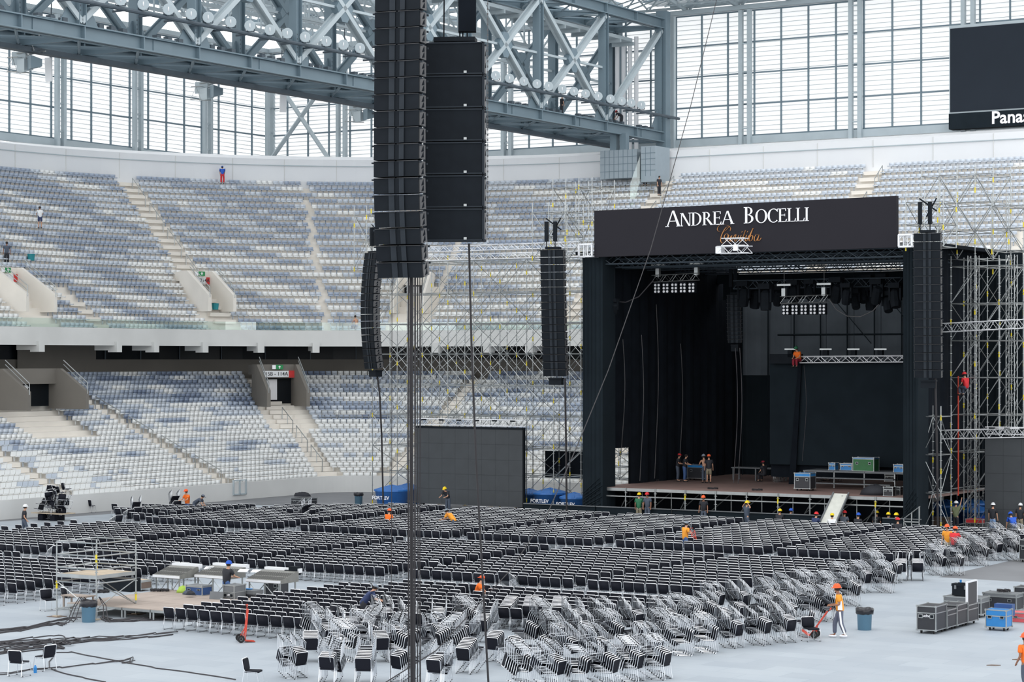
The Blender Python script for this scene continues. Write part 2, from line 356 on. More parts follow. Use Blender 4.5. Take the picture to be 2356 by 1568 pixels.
for i, (a, z) in enumerate(pn):
    r = thing('roof_purlin', 'pale lattice purlin truss under the roof, %s from the big blue-grey truss' % ('nearest', 'second', 'third', 'fourth', 'fifth', 'sixth')[i], 'roof truss', T0, A, 'pale roof purlin trusses')
    mb = MB('steel_light'); mb2 = MB('steel_light')
    for dz in (0, 2.6): mb.b2(a - .14, a + .14, -150, 0, z + dz - .14, z + dz + .14)
    for k in range(50):
        y = -150 + 3 * k; mb2.tube((a, y, z + 2.6 * (k % 2)), (a, y + 3, z + 2.6 * (1 - k % 2)), .1, 4, cap=False); mb2.b2(a - .06, a + .06, y - .06, y + .06, z, z + 2.6)
    part('chord', mb, r); part('lattice', mb2, r)
for i in range(11):
    y = -6 - 11 * i; r = thing('roof_rafter', 'white tubular rafter truss crossing above the left stand, number %d from the back wall' % (i + 1), 'roof truss', T0, A, 'white tubular rafter trusses')
    mb = MB('steel_light'); mb.tube((-44, y, 42.6), (-3, y, 40.2), .16, 6); mb.tube((-44, y, 44.0), (-3, y, 42.6), .16, 6)
    for k in range(14):
        x0 = -44 + 2.93 * k; f0 = (x0 + 44) / 41; x1 = x0 + 2.93; f1 = (x1 + 44) / 41
        mb.tube((x0, y, 42.6 - 2.4 * f0), (x1, y, 44 - 1.4 * f1), .09, 4, cap=False); mb.tube((x0, y, 44 - 1.4 * f0), (x0, y, 42.6 - 2.4 * f0), .08, 4, cap=False)
    part('chord_and_web', mb, r)
mb = MB('steel_light')
for k in range(16): mb.tube((-8 + k * 1.3, 2.5, 41.6 + (k % 2) * 1.4), (-6.7 + k * 1.3, 2.5, 43 - (k % 2) * 1.4), .1, 4)
for z in (41.6, 43): mb.tube((-8, 2.5, z), (14, 2.5, z), .14, 5)
for k in range(12): mb.tube((-7 + k * 1.8, 0, 41.4), (-6.4 + k * 1.8, 6, 43.4), .08, 4)
solo('roof_lattice', mb, 'pale roof lattice in the corner above the end of the great truss', 'roof truss', T0, A)
for i in range(5):
    mb = MB('steel_light'); x = 1 + i * 5.2
    mb.tube((x, -9, 43.5), (x, 3, 41.3), .2, 6); mb.tube((x, -9, 45.6), (x, 3, 43.4), .2, 6)
    for k in range(5): mb.tube((x, -9 + k * 2.4, 43.5 - k * .44), (x, -6.6 + k * 2.4, 45.2 - k * .44), .11, 4, cap=False)
    mb.tube((x, -9, 43.5), (x + 5.2, 3, 41.3), .12, 5); mb.tube((x + 5.2, -3, 42.4), (x, 3, 41.3), .12, 5)
    solo('roof_rafter', mb, 'pale rafter above the right-hand window wall, number %d from the blue-grey truss end' % (i + 1), 'roof truss', T0, A, 'pale rafters above the right wall')
mb = MB('steel_light'); box_truss(mb, (0, 1.0, 42.0), (60, 1.0, 42.0), .8, .8, 1.3, .1); solo('eaves_truss', mb, 'long pale eaves truss along the top of the right-hand window wall', 'roof truss', T0, A)

# ------------------------------------------------------------------ the great roof truss
MT = thing('roof_truss', 'huge blue-grey steel box truss crossing the top of the hall', 'truss', T0, A)
def hbeam(mb, a, y0, y1, z0, z1, wd=.8):
    mb.b2(a - wd / 2, a + wd / 2, y0, y1, z1 - .08, z1); mb.b2(a - wd / 2, a + wd / 2, y0, y1, z0, z0 + .08); mb.b2(a - .06, a + .06, y0, y1, z0, z1)
Y0 = -96
for a in (0, -5):
    for z0, z1, nm in ((29.3, 30.2, 'bottom_chord'), (39.4, 40.3, 'top_chord')):
        mb = MB('steel_blue'); hbeam(mb, a, Y0, 0, z0, z1)
        for k in range(18): mb.b2(a - .38, a + .38, -k * 5.35 - .04, -k * 5.35 + .04, z0, z1)
        if nm == 'bottom_chord':
            for k in range(9): mb.b2(a + .06, a + .12, -k * 10.7 - 4.2, -k * 10.7 - 2.4, z0 + .1, z1 - .1); mb.b2(a - .45, a + .45, -k * 10.7 - 4.2, -k * 10.7 - 2.4, z1, z1 + .05)
        part(nm, mb, MT)
BAY = 10.72
def member(mb, p, q, w_=.34):
    p = Vector(p); q = Vector(q); d = (q - p).normalized(); s_ = Vector((1, 0, 0)); up = s_.cross(d) * w_ / 2
    for o_ in (-.24, .24): mb.prism([p + s_ * (o_ - .07) + up, p + s_ * (o_ + .07) + up, p + s_ * (o_ + .07) - up, p + s_ * (o_ - .07) - up], q - p)
    mb.prism([p - s_ * .2 + up * .3, p + s_ * .2 + up * .3, p + s_ * .2 - up * .3, p - s_ * .2 - up * .3], q - p)
for a in (0, -5):
    for k in range(9):
        y = -k * BAY - (.6 if k == 0 else 0)
        mb = MB('steel_blue'); mb.b2(a - .34, a + .34, y - .32, y - .26, 30.2, 39.4); mb.b2(a - .34, a + .34, y + .26, y + .32, 30.2, 39.4); mb.b2(a - .1, a + .1, y - .3, y + .3, 30.2, 39.4)
        for z in (31, 38.0):
            for j in range(5): mb.use('steel_dark'); mb.b2(a - .3, a + .35, y - .27, y - .2, z + j * .3, z + j * .3 + .1)
        mb.use('steel_blue'); part('post', mb, MT)
        mb = MB('steel_blue')
        for z, sg in ((30.2, 1),): mb.prism([(a - .03, y - 1.7, z), (a - .03, y + 1.7, z), (a - .03, y + .4, z + 2.0), (a - .03, y - .4, z + 2.0)], (.06, 0, 0))
        part('gusset', mb, MT)
        if k < 8:
            one = k == 0 and a == 0
            y2 = -(k + 1) * BAY; ym = (y + y2) / 2; zm = 34.8
            for (p, q) in (((a, y, 39.2), (a, y2, 30.4)), ((a, y, 30.4), (a, y2, 39.2)))[:1 if one else 2]:
                mb = MB('steel_light' if a == 0 else 'steel_blue'); member(mb, p, q); part('diagonal', mb, MT)
            if one: continue
            mb = MB('steel_blue'); mb.prism([(a - .28, ym - 1.0, zm), (a - .28, ym - .3, zm + 1.0), (a - .28, ym + .3, zm + 1.0), (a - .28, ym + 1.0, zm), (a - .28, ym + .3, zm - 1.0), (a - .28, ym - .3, zm - 1.0)], (.56, 0, 0))
            part('gusset', mb, MT); mb = MB('steel_light'); mb.b2(a - .09, a + .09, y2, y, zm - .09, zm + .09); part('strut', mb, MT)
for z, nm in ((29.36, 'underside_lattice'), (39.5, 'top_lattice')):
    mb = MB('steel_blue')
    for k in range(17):
        y = -k * BAY / 2; mb.tube((0, y, z), (-5, y - BAY / 2, z), .1, 4, cap=False); mb.tube((-5, y, z), (0, y - BAY / 2, z), .1, 4, cap=False); mb.b2(-5, 0, y - .12, y + .12, z - .05, z + .4)
    part(nm, mb, MT)
mb = MB('steel_dark'); mb.b2(-4.9, -4.2, Y0, 0, 28.95, 29.25); part('cable_tray', mb, MT)
mb = MB('steel_light'); mb.b2(-4, -2, Y0 + 5, -2, 38.2, 38.5)
for k in range(38): mb.b2(-4.1, -1.9, -2 - k * 2.4, -1.8 - k * 2.4, 37.9, 38.2)
part('air_duct', mb, MT)
mb = MB('steel_dark')
mb.path([(1.1, Y0, 31.45), (1.1, 1, 31.45)], .13, 8)
for k in range(40): mb.b2(-.05, 1.1, -k * 2.4 - .04, -k * 2.4 + .04, 31.38, 31.5)
part('catwalk_rail', mb, MT)
mb = MB('steel_dark')
for k in range(90): mb.b2(-.3, .1, -k * 1.06 - .2, -k * 1.06 + .2, 30.25, 30.5)if k % 5 in (2, 3, 4) else None
part('lamp_ballast', mb, MT, kind='stuff')
lamp = MB('steel_light'); lamp.lathe([(.02, -.24), (.18, -.18), (.30, 0), (.33, .08)], (0, 0, 0), 14, 'x'); lamp.use('lamp_glass'); lamp.lathe([(.02, .13), (.2, .12), (.325, .09)], (0, 0, 0), 14, 'x'); lamp.use('white_paint'); lamp.box(.14, 0, 0, .03, .06, .3); ring = MB('steel_light'); ring.lathe([(.33, .06), (.37, .08), (.37, .13), (.33, .14)], (0, 0, 0), 14, 'x')
bk = MB('steel_dark'); bk.tube((0, -.3, -.35), (0, -.3, 0), .03, 4); bk.tube((0, .3, -.35), (0, .3, 0), .03, 4); bk.tube((0, -.3, -.35), (0, .3, -.35), .03, 4); bk.box(-.2, 0, -.1, .2, .3, .25)
FL = None; xs = [1475, 1452, 1430, 1404, 1376, 1347, 1320, 1293, 1262, 1235, 1205, 1172, 1140, 828, 790, 751, 702, 661, 621, 575, 531, 479, 440, 388, 330, 278]
for i, x in enumerate(xs):
    k_ = (x - CX) / F; P = T0 + U * 1.25; b = (k_ * P.y - P.x) / (V.x - k_ * V.y); p = P + V * b; p.z = 31.95
    lab = ('round clear floodlight on the truss rail, number %d counted left from its right end' % (i + 1)) if i < 13 else ('round clear floodlight on the truss rail, number %d counted left from the black speakers' % (i - 12))
    if FL is None:
        FL = thing('floodlight', lab, 'floodlight', p, A - .9, 'floodlights along the truss rail'); part('reflector', lamp, FL, True); part('rim', ring, FL); part('bracket', bk, FL)
    else: c = copy_tree(FL); c.location = p; c['label'] = lab
# clusters of grey horns and flat panel antennas under the truss
for i, (x, y, Z) in enumerate(((68, 138, 138), (486, 205, 158), (838, 258, 172))):
    s_ = F / Z; p = Vector(((x - CX) / s_, Z, H + (HY - y) / s_)); w_ = ('nearest the left edge', 'in the middle of the three', 'beside the hanging black speakers')[i]
    r = thing('horn_speaker_cluster', 'cluster of grey horn loudspeakers under the truss, ' + w_, 'loudspeaker', p, A - .3, 'horn clusters under the truss')
    cg = MB('galvanised'); box_truss(cg, (-1.4, 0, .9), (1.3, 0, .9), .8, .9, .6, .04)
    for dx in (-1.2, 0, 1.2): cg.tube((dx, 0, 1.3), (dx, 0, 2.6), .04)
    box_truss(cg, (-1.5, -.3, -.2), (-.2, -.3, -.3), .9, .9, .5, .03)
    part('cage', cg, r)
    for j, (dx, dz, ry) in enumerate(((-.95, .15, .5), (-.45, -.35, 0), (.75, -.25, -.3))):
        h = MB('steel_light' if j < 2 else 'steel_blue'); h.prism([(-.28, .35, -.22), (.28, .35, -.22), (.28, .35, .22), (-.28, .35, .22)], (0, .01, 0)); a_, b_ = .5, .42
        h.v += [(-a_, -.4, -b_), (a_, -.4, -b_), (a_, -.4, b_), (-a_, -.4, b_)]; n_ = 8
        for q in range(4): h.face((q, (q + 1) % 4, n_ + (q + 1) % 4, n_ + q))
        h.face((8, 9, 10, 11)); part('horn', h, r, loc=(dx, 0, dz), rz=ry)
for i, (x, y, Z, hh) in enumerate(((112, 160, 140, 1.5), (300, 138, 150, 1.3), (651, 238, 166, 1.3), (799, 222, 170, 1.1))):
    s_ = F / Z; p = Vector(((x - CX) / s_, Z, H + (HY - y) / s_))
    r = thing('panel_antenna', 'flat pale antenna panel hanging under the truss, number %d from the left' % (i + 1), 'antenna', p, A + .5 * i, 'antenna panels under the truss')
    mb = MB('wall_panel'); mb.box(0, 0, 0, .5, .14, hh, 0, .25 if i == 1 else .05); part('panel', mb, r); mb = MB('steel_dark'); mb.tube((0, .1, 0), (0, .3, hh * .5 + 5), .04); mb.b2(-.1, .1, .05, .2, -.3, .3); part('hanger', mb, r)
# end support of the truss: tiled service block, columns and pipes
bb = bowl(31, t_at(31, 1450)); 
a0, b0 = (lambda d: (d.dot(U), d.dot(V)))(bb - S0)
def facea(x, b): return onb(x, 500, b)[0]
BB = b0; xl, xr = facea(1381, BB), facea(1518, BB)
r = thing('service_block', 'blue-grey tiled service block with a doorway under the end of the truss', 'building block', st(xl, BB), A)
Wd = xr - xl; zb = zat(st(xl, BB), 412); zt = zat(st(xl, BB), 347)
mb = MB('booth_tile'); mb.b2(0, Wd * .62, 0, 1.8, zb, zt); mb.b2(Wd * .76, Wd, -.8, 1.8, zb - .5, zt + .1); part('tiled_wall', mb, r)
mb = MB('steel_blue')
for k in range(1, 8): mb.b2(Wd * .62 * k / 8 - .02, Wd * .62 * k / 8 + .02, -.02, 0, zb, zt)
for k in range(1, 4): mb.b2(0, Wd * .62, -.02, 0, zb + (zt - zb) * k / 4 - .02, zb + (zt - zb) * k / 4 + .02)
for k in range(1, 3): mb.b2(Wd * (.76 + .08 * k) - .02, Wd * (.76 + .08 * k) + .02, -.82, -.8, zb, zt)
for k in range(1, 5): mb.b2(Wd * .76, Wd, -.82, -.8, zb + (zt - zb) * k / 5 - .02, zb + (zt - zb) * k / 5 + .02)
part('tile_joints', mb, r); mb = MB('glass_dark'); mb.b2(Wd * .63, Wd * .75, .6, .8, zb - .3, zt - .2); part('doorway', mb, r)
mb = MB('clear_glass'); mb.prism([(Wd * .62, -1.2, zb - 3.2), (Wd * .62, -1.2, zb - .6), (Wd * .78, -1.2, zb + 1.7), (Wd * .78, -1.2, zb - .5)], (0, .04, 0)); part('glass_panel', mb, r)
mb = MB('steel_blue')
for dx in (.6, 1.2): mb.b2(dx * 1.6, dx * 1.6 + .6, 0, .6, zt, 29.4)
part('bearing', mb, r)
r = thing('end_column', 'blue-grey steel end column of the truss beside the right window wall', 'column', T0, A)
mb = MB('steel_blue'); mb.b2(-.5, .5, -.4, .5, 28.6, 41); mb.b2(-5.4, -4.6, .1, .9, 28.6, 41); part('column', mb, r)
mb = MB('wall_panel')
for k in range(4): mb.tube((-4.1 + k * .65, -1, 27.9), (-4.1 + k * .65, -1, 38.5 + .1 * k), .2, 8)
part('drain_pipe', mb, r)
# scoreboard
a0, zt_ = onb(2185, 66, 61); z1_ = onb(2190, 262, 61)[1]
fd = (FC - S0).dot(V) - 1.6
a0 = onb(2186, 66, fd)[0]; zt_ = onb(2186, 66, fd)[1]; zm_ = onb(2188, 262, fd)[1]; zb_ = onb(2188, 298, fd)[1]
r = thing('scoreboard', 'large dark video scoreboard mounted on the right window wall', 'scoreboard', st(a0, fd), A)
mb = MB('led_dark'); mb.b2(0, 15, 0, .6, zm_ + .15, zt_); part('screen', mb, r)
mb = MB('steel_light'); mb.b2(-.1, 15, .05, .8, zm_, zt_ + .25); part('frame', mb, r)
mb = MB('drape_slate'); mb.b2(-.05, 15, -.2, .8, zb_, zm_); sb = part('sign_board', mb, r)
tm = text_mesh('Panasonic', 1.45, .03, .02, align='LEFT'); part('lettering', tm, sb, loc=(onb(2283, 280, fd)[0] - a0, -.24, (zb_ + zm_) / 2 + .05))
# entrances into the stands
def portal(name, x, ybase, d, z, wdt, hgt, label, sign, sx=0.0):
    t = t_at(d, x); p = bowl(d, t); n_ = inward(t); rz = math.atan2(n_.y, n_.x) + math.pi / 2
    r = thing('entrance_portal', label, 'stand entrance', (p.x, p.y, z), rz, 'entrances into the stands')
    mb = MB('concrete_light' if d > 14 else 'concrete_dark'); L = 3.6 if d > 14 else 2.7  # lower entrances take darker concrete, their shade put into the colour
    m0 = mb.names[0]
    for s in (-1, 1):
        mb = MB(m0); x0 = s * (wdt / 2 + .15); mb.prism([(x0 - .15, -L, -.2), (x0 - .15, 1.0, -.2), (x0 - .15, 1.0, hgt + .4), (x0 - .15, -.2, hgt + .4), (x0 - .15, -L, 1.1)], (.3, 0, 0)); part('side_wall', mb, r)
    pass
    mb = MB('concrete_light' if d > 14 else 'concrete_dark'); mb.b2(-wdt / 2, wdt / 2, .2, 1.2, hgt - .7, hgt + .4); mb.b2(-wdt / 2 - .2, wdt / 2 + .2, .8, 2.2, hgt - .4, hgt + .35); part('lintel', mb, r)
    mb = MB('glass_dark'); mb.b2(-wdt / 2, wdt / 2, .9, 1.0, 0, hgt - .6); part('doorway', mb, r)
    mb = MB('white_paint'); mb.b2(-wdt * .2, wdt * .08, .7, .85, .3, hgt - .8); part('wall_notice', mb, r)
    for s in (-1, 1):
        rl = MB('galvanised'); x0 = s * (wdt / 2 + .15); rl.path([(x0, -L, .9), (x0, -L, 1.7), (x0, -.4, hgt + 1.0)], .035, 5); rl.path([(x0, -L, 1.35), (x0, -.4, hgt + .7)], .03, 5); part('handrail', rl, r)
    if not sign: return
    mb = MB('wall_panel'); mb.b2(-wdt * .42, wdt * .34, .1, .18, hgt - .62, hgt - .12); sg = part('sign_board', mb, r)
    part('lettering', text_mesh(sign, .42, .005, .01, m='sign_text'), sg, loc=(-wdt * .04, .09, hgt - .37))
    mb = MB('sign_red'); mb.b2(wdt * .34, wdt * .5, .1, .18, hgt - .66, hgt - .1); part('sign_square', mb, sg)
    mb = MB('sign_green'); mb.b2(-.1, .5, -.02, .08, hgt, hgt + .36); ex = part('exit_sign', mb, r)
    mb = MB('white_paint'); mb.b2(.16, .24, -.03, -.02, hgt + .06, hgt + .2); mb.prism([(.08, -.03, hgt + .18), (.32, -.03, hgt + .18), (.2, -.03, hgt + .31)], (0, .01, 0)); mb.b2(-.42, -.12, -.02, .06, hgt + .02, hgt + .34); part('arrow', mb, ex)
SKIP = []
def pz(d, x, y): p = bowl(d, t_at(d, x)); return zat(p, y)
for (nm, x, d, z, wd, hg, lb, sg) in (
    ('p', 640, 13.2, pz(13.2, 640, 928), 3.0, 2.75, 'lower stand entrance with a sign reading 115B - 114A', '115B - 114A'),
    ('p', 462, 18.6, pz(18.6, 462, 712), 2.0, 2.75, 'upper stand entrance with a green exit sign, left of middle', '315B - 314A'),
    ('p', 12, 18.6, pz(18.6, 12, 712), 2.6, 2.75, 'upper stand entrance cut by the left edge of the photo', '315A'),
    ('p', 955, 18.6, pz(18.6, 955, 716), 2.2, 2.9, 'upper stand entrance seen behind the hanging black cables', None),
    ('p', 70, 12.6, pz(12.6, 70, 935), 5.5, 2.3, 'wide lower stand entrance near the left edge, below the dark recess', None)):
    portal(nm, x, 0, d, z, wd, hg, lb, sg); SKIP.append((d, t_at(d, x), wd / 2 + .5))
mb = MB('steel_light'); t = t_at(0, 550); p = bowl(-.05, t)
mb.b2(-.7, .7, -.05, .05, .35, .45); mb.b2(-.7, .7, -.05, .05, 1.35, 1.42)
for q in (-.7, 0, .7): mb.b2(q - .05, q + .05, -.05, .05, .35, 1.42)
solo('pitch_gate', mb, 'small grey metal gate in the low pitchside wall at the left stand', 'gate', (p.x, p.y, 0), math.atan2(V.y, V.x))
# ------------------------------------------------------------------ stand seats
def srow(d, t):                                      # running metres along a row and back
    r = R0 + d
    if t < 0: return t
    if t <= 1: return t * r * math.pi / 2
    return r * math.pi / 2 + t - 1
def trow(d, s):
    r = R0 + d; q = r * math.pi / 2
    if s < 0: return s
    return s / q if s <= q else 1 + s - q
seat = MB('seat_white')
seat.box(0, -.19, .53, .44, .05, .30, 0, -.12); seat.box(0, .03, .385, .44, .40, .04, 0, .05); seat.box(0, .22, .36, .42, .03, .06)
seat.box(0, -.12, .2, .07, .08, .34)
def frame_x(p, z):
    return CX + p.x * F / p.y, HY - (z - H) * F / p.y
AIS_L = [('m', -8.6, .75), ('m', -25, .75), ('a', .355, .8), ('a', .9, .7), ('m2', 16.5, .75), ('m2', 31, .75)]
AIS_U = [('a', .235, .95), ('a', .52, .22), ('a', .80, .22), ('m', -7, .8), ('m2', 6.6, .8), ('m2', 25.5, .9), ('m2', 41, .5)]
def blocked(t, d, ais):
    r = R0 + d
    for k, c, wd in ais:
        if k == 'm' and t < 0 and abs(t - c) < wd and not (ais is AIS_U and d > 18.5): return True
        if k == 'm2' and t > 1 and abs(t - 1 - c) < wd: return True
        if k == 'a' and 0 <= t <= 1 and abs(t - c) * r * math.pi / 2 < wd: return True
    for d0, t0, wd in SKIP:
        if -4.3 < d - d0 < 1.9 and (d0 > 14) == (d > 13.9 and ais is AIS_U):
            if abs(srow(d, t) - srow(d, t0)) < wd: return True
    return False
from mathutils import noise
allseats = []
for tier, N, DD, ZZf, ais in (('lower', NL, LD, LZ, AIS_L), ('upper', NU, UD, UZ, AIS_U)):
    for i in range(N):
        d, z = DD(i), ZZf(i); s = -42.0; smax = (R0 + d) * math.pi / 2 + 56; k = 0
        while s < smax:
            t = trow(d, s); s += .50; k += 1
            p = bowl(d, t); X, Y = frame_x(p, z + .5)
            if X < -25 or X > 2385 or Y > 1175: continue
            if blocked(t, d, ais): continue
            g = noise.noise(Vector((s / 4.2 + i * (1.1 if tier == 'lower' else .35), i * .22, 3 if tier == 'lower' else 9))) + .25 * noise.noise(Vector((k // 5 * 1.7, i * 1.3, 5)))
            if tier == 'lower':
                f = i / NL; g += (.55 - f * .8) * (.9 if f < .5 else .6)
                c = 0 if g > .12 else 1 if g > -.1 else 2 if g > -.42 else 3
                if f < .24 and c > 1: c = 0
            else:
                right = t > 1; f = i / NU; g += .18 if f < .5 else -.05
                c = 0 if g > .30 else 1 if g > -.02 or right else 2
            allseats.append((p.y, tier, i, t, d, z, p, c, X))
allseats.sort(key=lambda q: (q[0]))
inv = [q for q in allseats if 0 < q[8] < 2356]; near = inv[:300]; nid = set(id(q) for q in near)
def seat_m(q):
    n_ = inward(q[3]); return Matrix.Translation((q[6].x, q[6].y, q[5])) @ Matrix.Rotation(math.atan2(n_.y, n_.x) - math.pi / 2, 4, 'Z')
cols = ['seat_white', 'seat_light', 'seat_mid', 'seat_slate']; sm = []
for c in cols: b = MB(c); b.v, b.f, b.fm = seat.v, seat.f, seat.fm; sm.append(b.mesh('stadium_seat'))
ordn = lambda n: '%d%s' % (n, 'th' if 10 <= n % 100 <= 20 else {1: 'st', 2: 'nd', 3: 'rd'}.get(n % 10, 'th'))
cw = ['white', 'pale blue-grey', 'mid grey', 'slate grey']; byrow = {}
for q in near: byrow.setdefault((q[1], q[2], q[6].x < 0), []).append(q)
for (tier, i, lft), L in byrow.items():
    L.sort(key=lambda q: q[8] if lft else -q[8])
    for n, q in enumerate(L):
        o = bpy.data.objects.new('stadium_seat', sm[q[7]]); COL.objects.link(o); o.matrix_world = seat_m(q)
        tag(o, '%s plastic seat, %s stand row %d, %s seat from the photo\'s %s edge' % (cw[q[7]], tier, i + 1, ordn(n + 1), 'left' if lft else 'right'), 'stadium seat', 'plastic seats of the stands')
rest = [q for q in allseats if id(q) not in nid]
me, idx = mesh_rep('stadium_seat', seat, [seat_m(q) for q in rest], [q[7] for q in rest]); fin(me, idx, cols)
tag(part('stadium_seat', me), 'thousands of white and blue-grey plastic seats filling both stands', 'stadium seats', None, 'stuff')
# step edges and handrails of the aisles
def aisle_steps(name, tier, kind, c, wd, i0, i1):
    DD, ZF = (LD, LZ) if tier == 'lower' else (UD, UZ); mb = MB('concrete_light')
    for i in range(i0, i1):
        d = DD(i); t = c if kind != 'm2' else 1 + c
        p = bowl(d - .55, t); n_ = inward(t); mb.box(p.x, p.y, ZF(i) - .17, 2 * wd, .34, .30, math.atan2(n_.y, n_.x) - math.pi / 2)
    return struct(name, mb)
for tier, ais, N in (('lower', AIS_L, NL), ('upper', AIS_U, NU)):
    for k, c, wd in ais:
        if wd > .6: aisle_steps('aisle_steps', tier, k, c, wd, 0, 5 if tier == 'upper' and k == 'm' else N)
def rail(tier, kind, c, i0, i1, off, label):
    DD, ZF = (LD, LZ) if tier == 'lower' else (UD, UZ); t = c if kind != 'm2' else 1 + c; n_ = inward(t); sd = Vector((-n_.y, n_.x, 0))
    a = bowl(DD(i0), t) + sd * off; b = bowl(DD(i1), t) + sd * off; za, zb = ZF(i0) + .95, ZF(i1) + .95; mb = MB('galvanised')
    mb.path([(a.x, a.y, za - .95), (a.x, a.y, za), (b.x, b.y, zb), (b.x, b.y, zb - .95)], .035, 5)
    m_ = (a + b) / 2; mb.tube((m_.x, m_.y, (za + zb) / 2 - .95), (m_.x, m_.y, (za + zb) / 2), .03, 5)
    solo('handrail', mb, label, 'handrail', (0, 0, 0), 0, 'handrails of the stand aisles')
words = ['lowest', 'second', 'third', 'fourth', 'fifth']
for j, i0 in enumerate((1, 5, 9, 13)): rail('lower', 'm', -8.6, i0, i0 + 3, .2, '%s grey handrail up the diagonal aisle of the lower left stand' % words[j])
for j, i0 in enumerate((2, 6, 10)): rail('lower', 'a', .355, i0, i0 + 3, -.1, '%s grey handrail up the corner aisle of the lower stand' % words[j])
for j, i0 in enumerate((7, 11, 15, 19)): rail('upper', 'a', .235, i0, i0 + 3, .3, '%s grey handrail up the wide aisle of the upper left stand' % words[j])
for j, i0 in enumerate((15, 19)): rail('upper', 'm2', 6.6, i0, i0 + 3, .7, '%s grey handrail beside the stairs under the service block' % words[j])
for j, i0 in enumerate((16, 20)): rail('upper', 'm2', 25.5, i0, i0 + 2, .8, '%s grey handrail of the aisle on the upper right stand' % words[j])
t = t_at(10.5, 850); mb = MB('galvanised')
for k in range(8):
    p = bowl(10.6, t_at(10.6, 740 + k * 40)); q = bowl(10.6, t_at(10.6, 772 + k * 40)); z = LZ(12)
    mb.path([(p.x, p.y, z), (p.x, p.y, z + 1.0), (q.x, q.y, z + 1.0), (q.x, q.y, z)], .035, 5); mb.tube((p.x, p.y, z + .5), (q.x, q.y, z + .5), .03, 5)
solo('barrier_rail', mb, 'row of low grey guard rails across the middle of the lower corner stand', 'guard rail', (0, 0, 0), 0)
for x, y, lb in ((72, 593, 'teal bucket among the upper stand seats near the left edge'), (497, 706, 'teal bucket beside the upper stand entrance left of middle')):
    d = 21.5 if x < 100 else 15.6; t = t_at(d, x); p = bowl(d, t); mb = MB('teal'); mb.lathe([(.24, 0), (.3, .5), (.27, .5)], (0, 0, 0), 10); solo('bucket', mb, lb, 'bucket', (p.x, p.y, zat(p, y) - .2), 0)

# ------------------------------------------------------------------ the black stackable chairs
def chair_parts(n=5, r=.0115):
    s_ = MB('black_vinyl'); 
    s_.prism([(-.22, -.20, .42), (-.235, .16, .42), (-.20, .24, .415), (.20, .24, .415), (.235, .16, .42), (.22, -.20, .42)], (0, 0, .05))
    b = MB('black_vinyl'); y0, y1 = -.215, -.275
    P = [(-.235, .50), (-.245, .55), (-.245, .785), (-.215, .82), (.215, .82), (.245, .785), (.245, .55), (.235, .50), (.20, .475), (-.20, .475)]
    f = lambda x, z: (x, y0 + (y1 - y0) * (z - .5) / .32, z)
    b.prism([f(x, z) for x, z in P][::-1], (0, .045, 0))
    fr = MB('chrome')
    hoop = [(-.245, -.17, .44), (-.25, -.22, .54), (-.255, -.262, .785), (-.22, -.272, .832), (.22, -.272, .832), (.255, -.262, .785), (.25, -.22, .54), (.245, -.17, .44)]
    fr.path(hoop, r * .95, n); fr.use('chrome_highlight'); fr.path([(-.25, -.266, .80), (-.222, -.273, .832), (.222, -.273, .832), (.25, -.266, .80)], r * 1.25, n); fr.use('chrome')  # paler chrome on the top rail paints in its highlight from overhead
    for x in (-.25, .25):
        fr.path([(x, -.2, .5), (x * 1.02, -.27, .02), (x * 1.02, -.25, .012), (x * 1.02, .25, .012), (x * 1.02, .27, .02), (x, .21, .43), (x, -.17, .45)], r, n)
    fr.tube((-.25, .15, .41), (.25, .15, .41), r, n); fr.tube((-.25, -.15, .41), (.25, -.15, .41), r, n)
    fr.use('rubber')
    for x in (-.255, .255):
        for y in (-.2, .2): fr.box(x, y, .012, .035, .04, .024)
    return s_, b, fr
cs_, cb_, cf_ = chair_parts()
MS, MBk, MF = cs_.mesh('seat'), cb_.mesh('backrest'), cf_.mesh('frame')
lo = MB('black_vinyl'); a_, b_, c_ = chair_parts(3, .0125)
for m_ in (a_, b_, c_): lo.add(m_, Matrix())
CH = []
def chair(M, label, group): CH.append((M.translation.y, len(CH), M, label, group))
def real_chair(M, label, group, name='stacking_chair'):
    r = bpy.data.objects.new(name, None); r.empty_display_size = .2; COL.objects.link(r); r.matrix_world = M; tag(r, label, 'chair', group)
    for n, m_ in (('seat', MS), ('backrest', MBk), ('frame', MF)):
        o = bpy.data.objects.new(n, m_); COL.objects.link(o); o.parent = r
    return r
def cmat(p, rz, rx=0, ry=0): return Matrix.Translation(p) @ Matrix.Rotation(rz, 4, 'Z') @ Matrix.Rotation(rx, 4, 'X') @ Matrix.Rotation(ry, 4, 'Y')
PIT = .55; ROW = 1.09
HOLES = [(890, 1195, .5), (1045, 1205, .5), (1577, 1275, .8), (1098, 1400, .7), (855, 1425, .6), (1600, 1275, .6), (432, 1190, .4), (350, 1205, 1.5), (300, 1190, 1.2), (400, 1180, .5), (700, 1205, 1.2), (258, 1225, .6)]
HP = [(G(x, y), r_) for x, y, r_ in HOLES]
blocks = []                                          # (a0, a1, b_front, rows, name)
colsx = [(-29.6, -20.6, 'far left'), (-18.9, -9.9, 'left'), (-7.6, 1.5, 'left-middle'), (3.4, 10.5, 'middle'), (12.45, 20.2, 'right-middle'), (21.4, 29.2, 'right'), (31.0, 38, 'far right')]
placed = []
def try_chair(a, b, key, col_i, row_i):
    p = st(a, b); X = CX + p.x * F / p.y; Y = HY + H * F / p.y
    if X < -30 or X > 2385: return
    for q, r_ in HP:
        if (q - p).length < r_: return
    placed.append([p.y, key, row_i, col_i, p, 0])
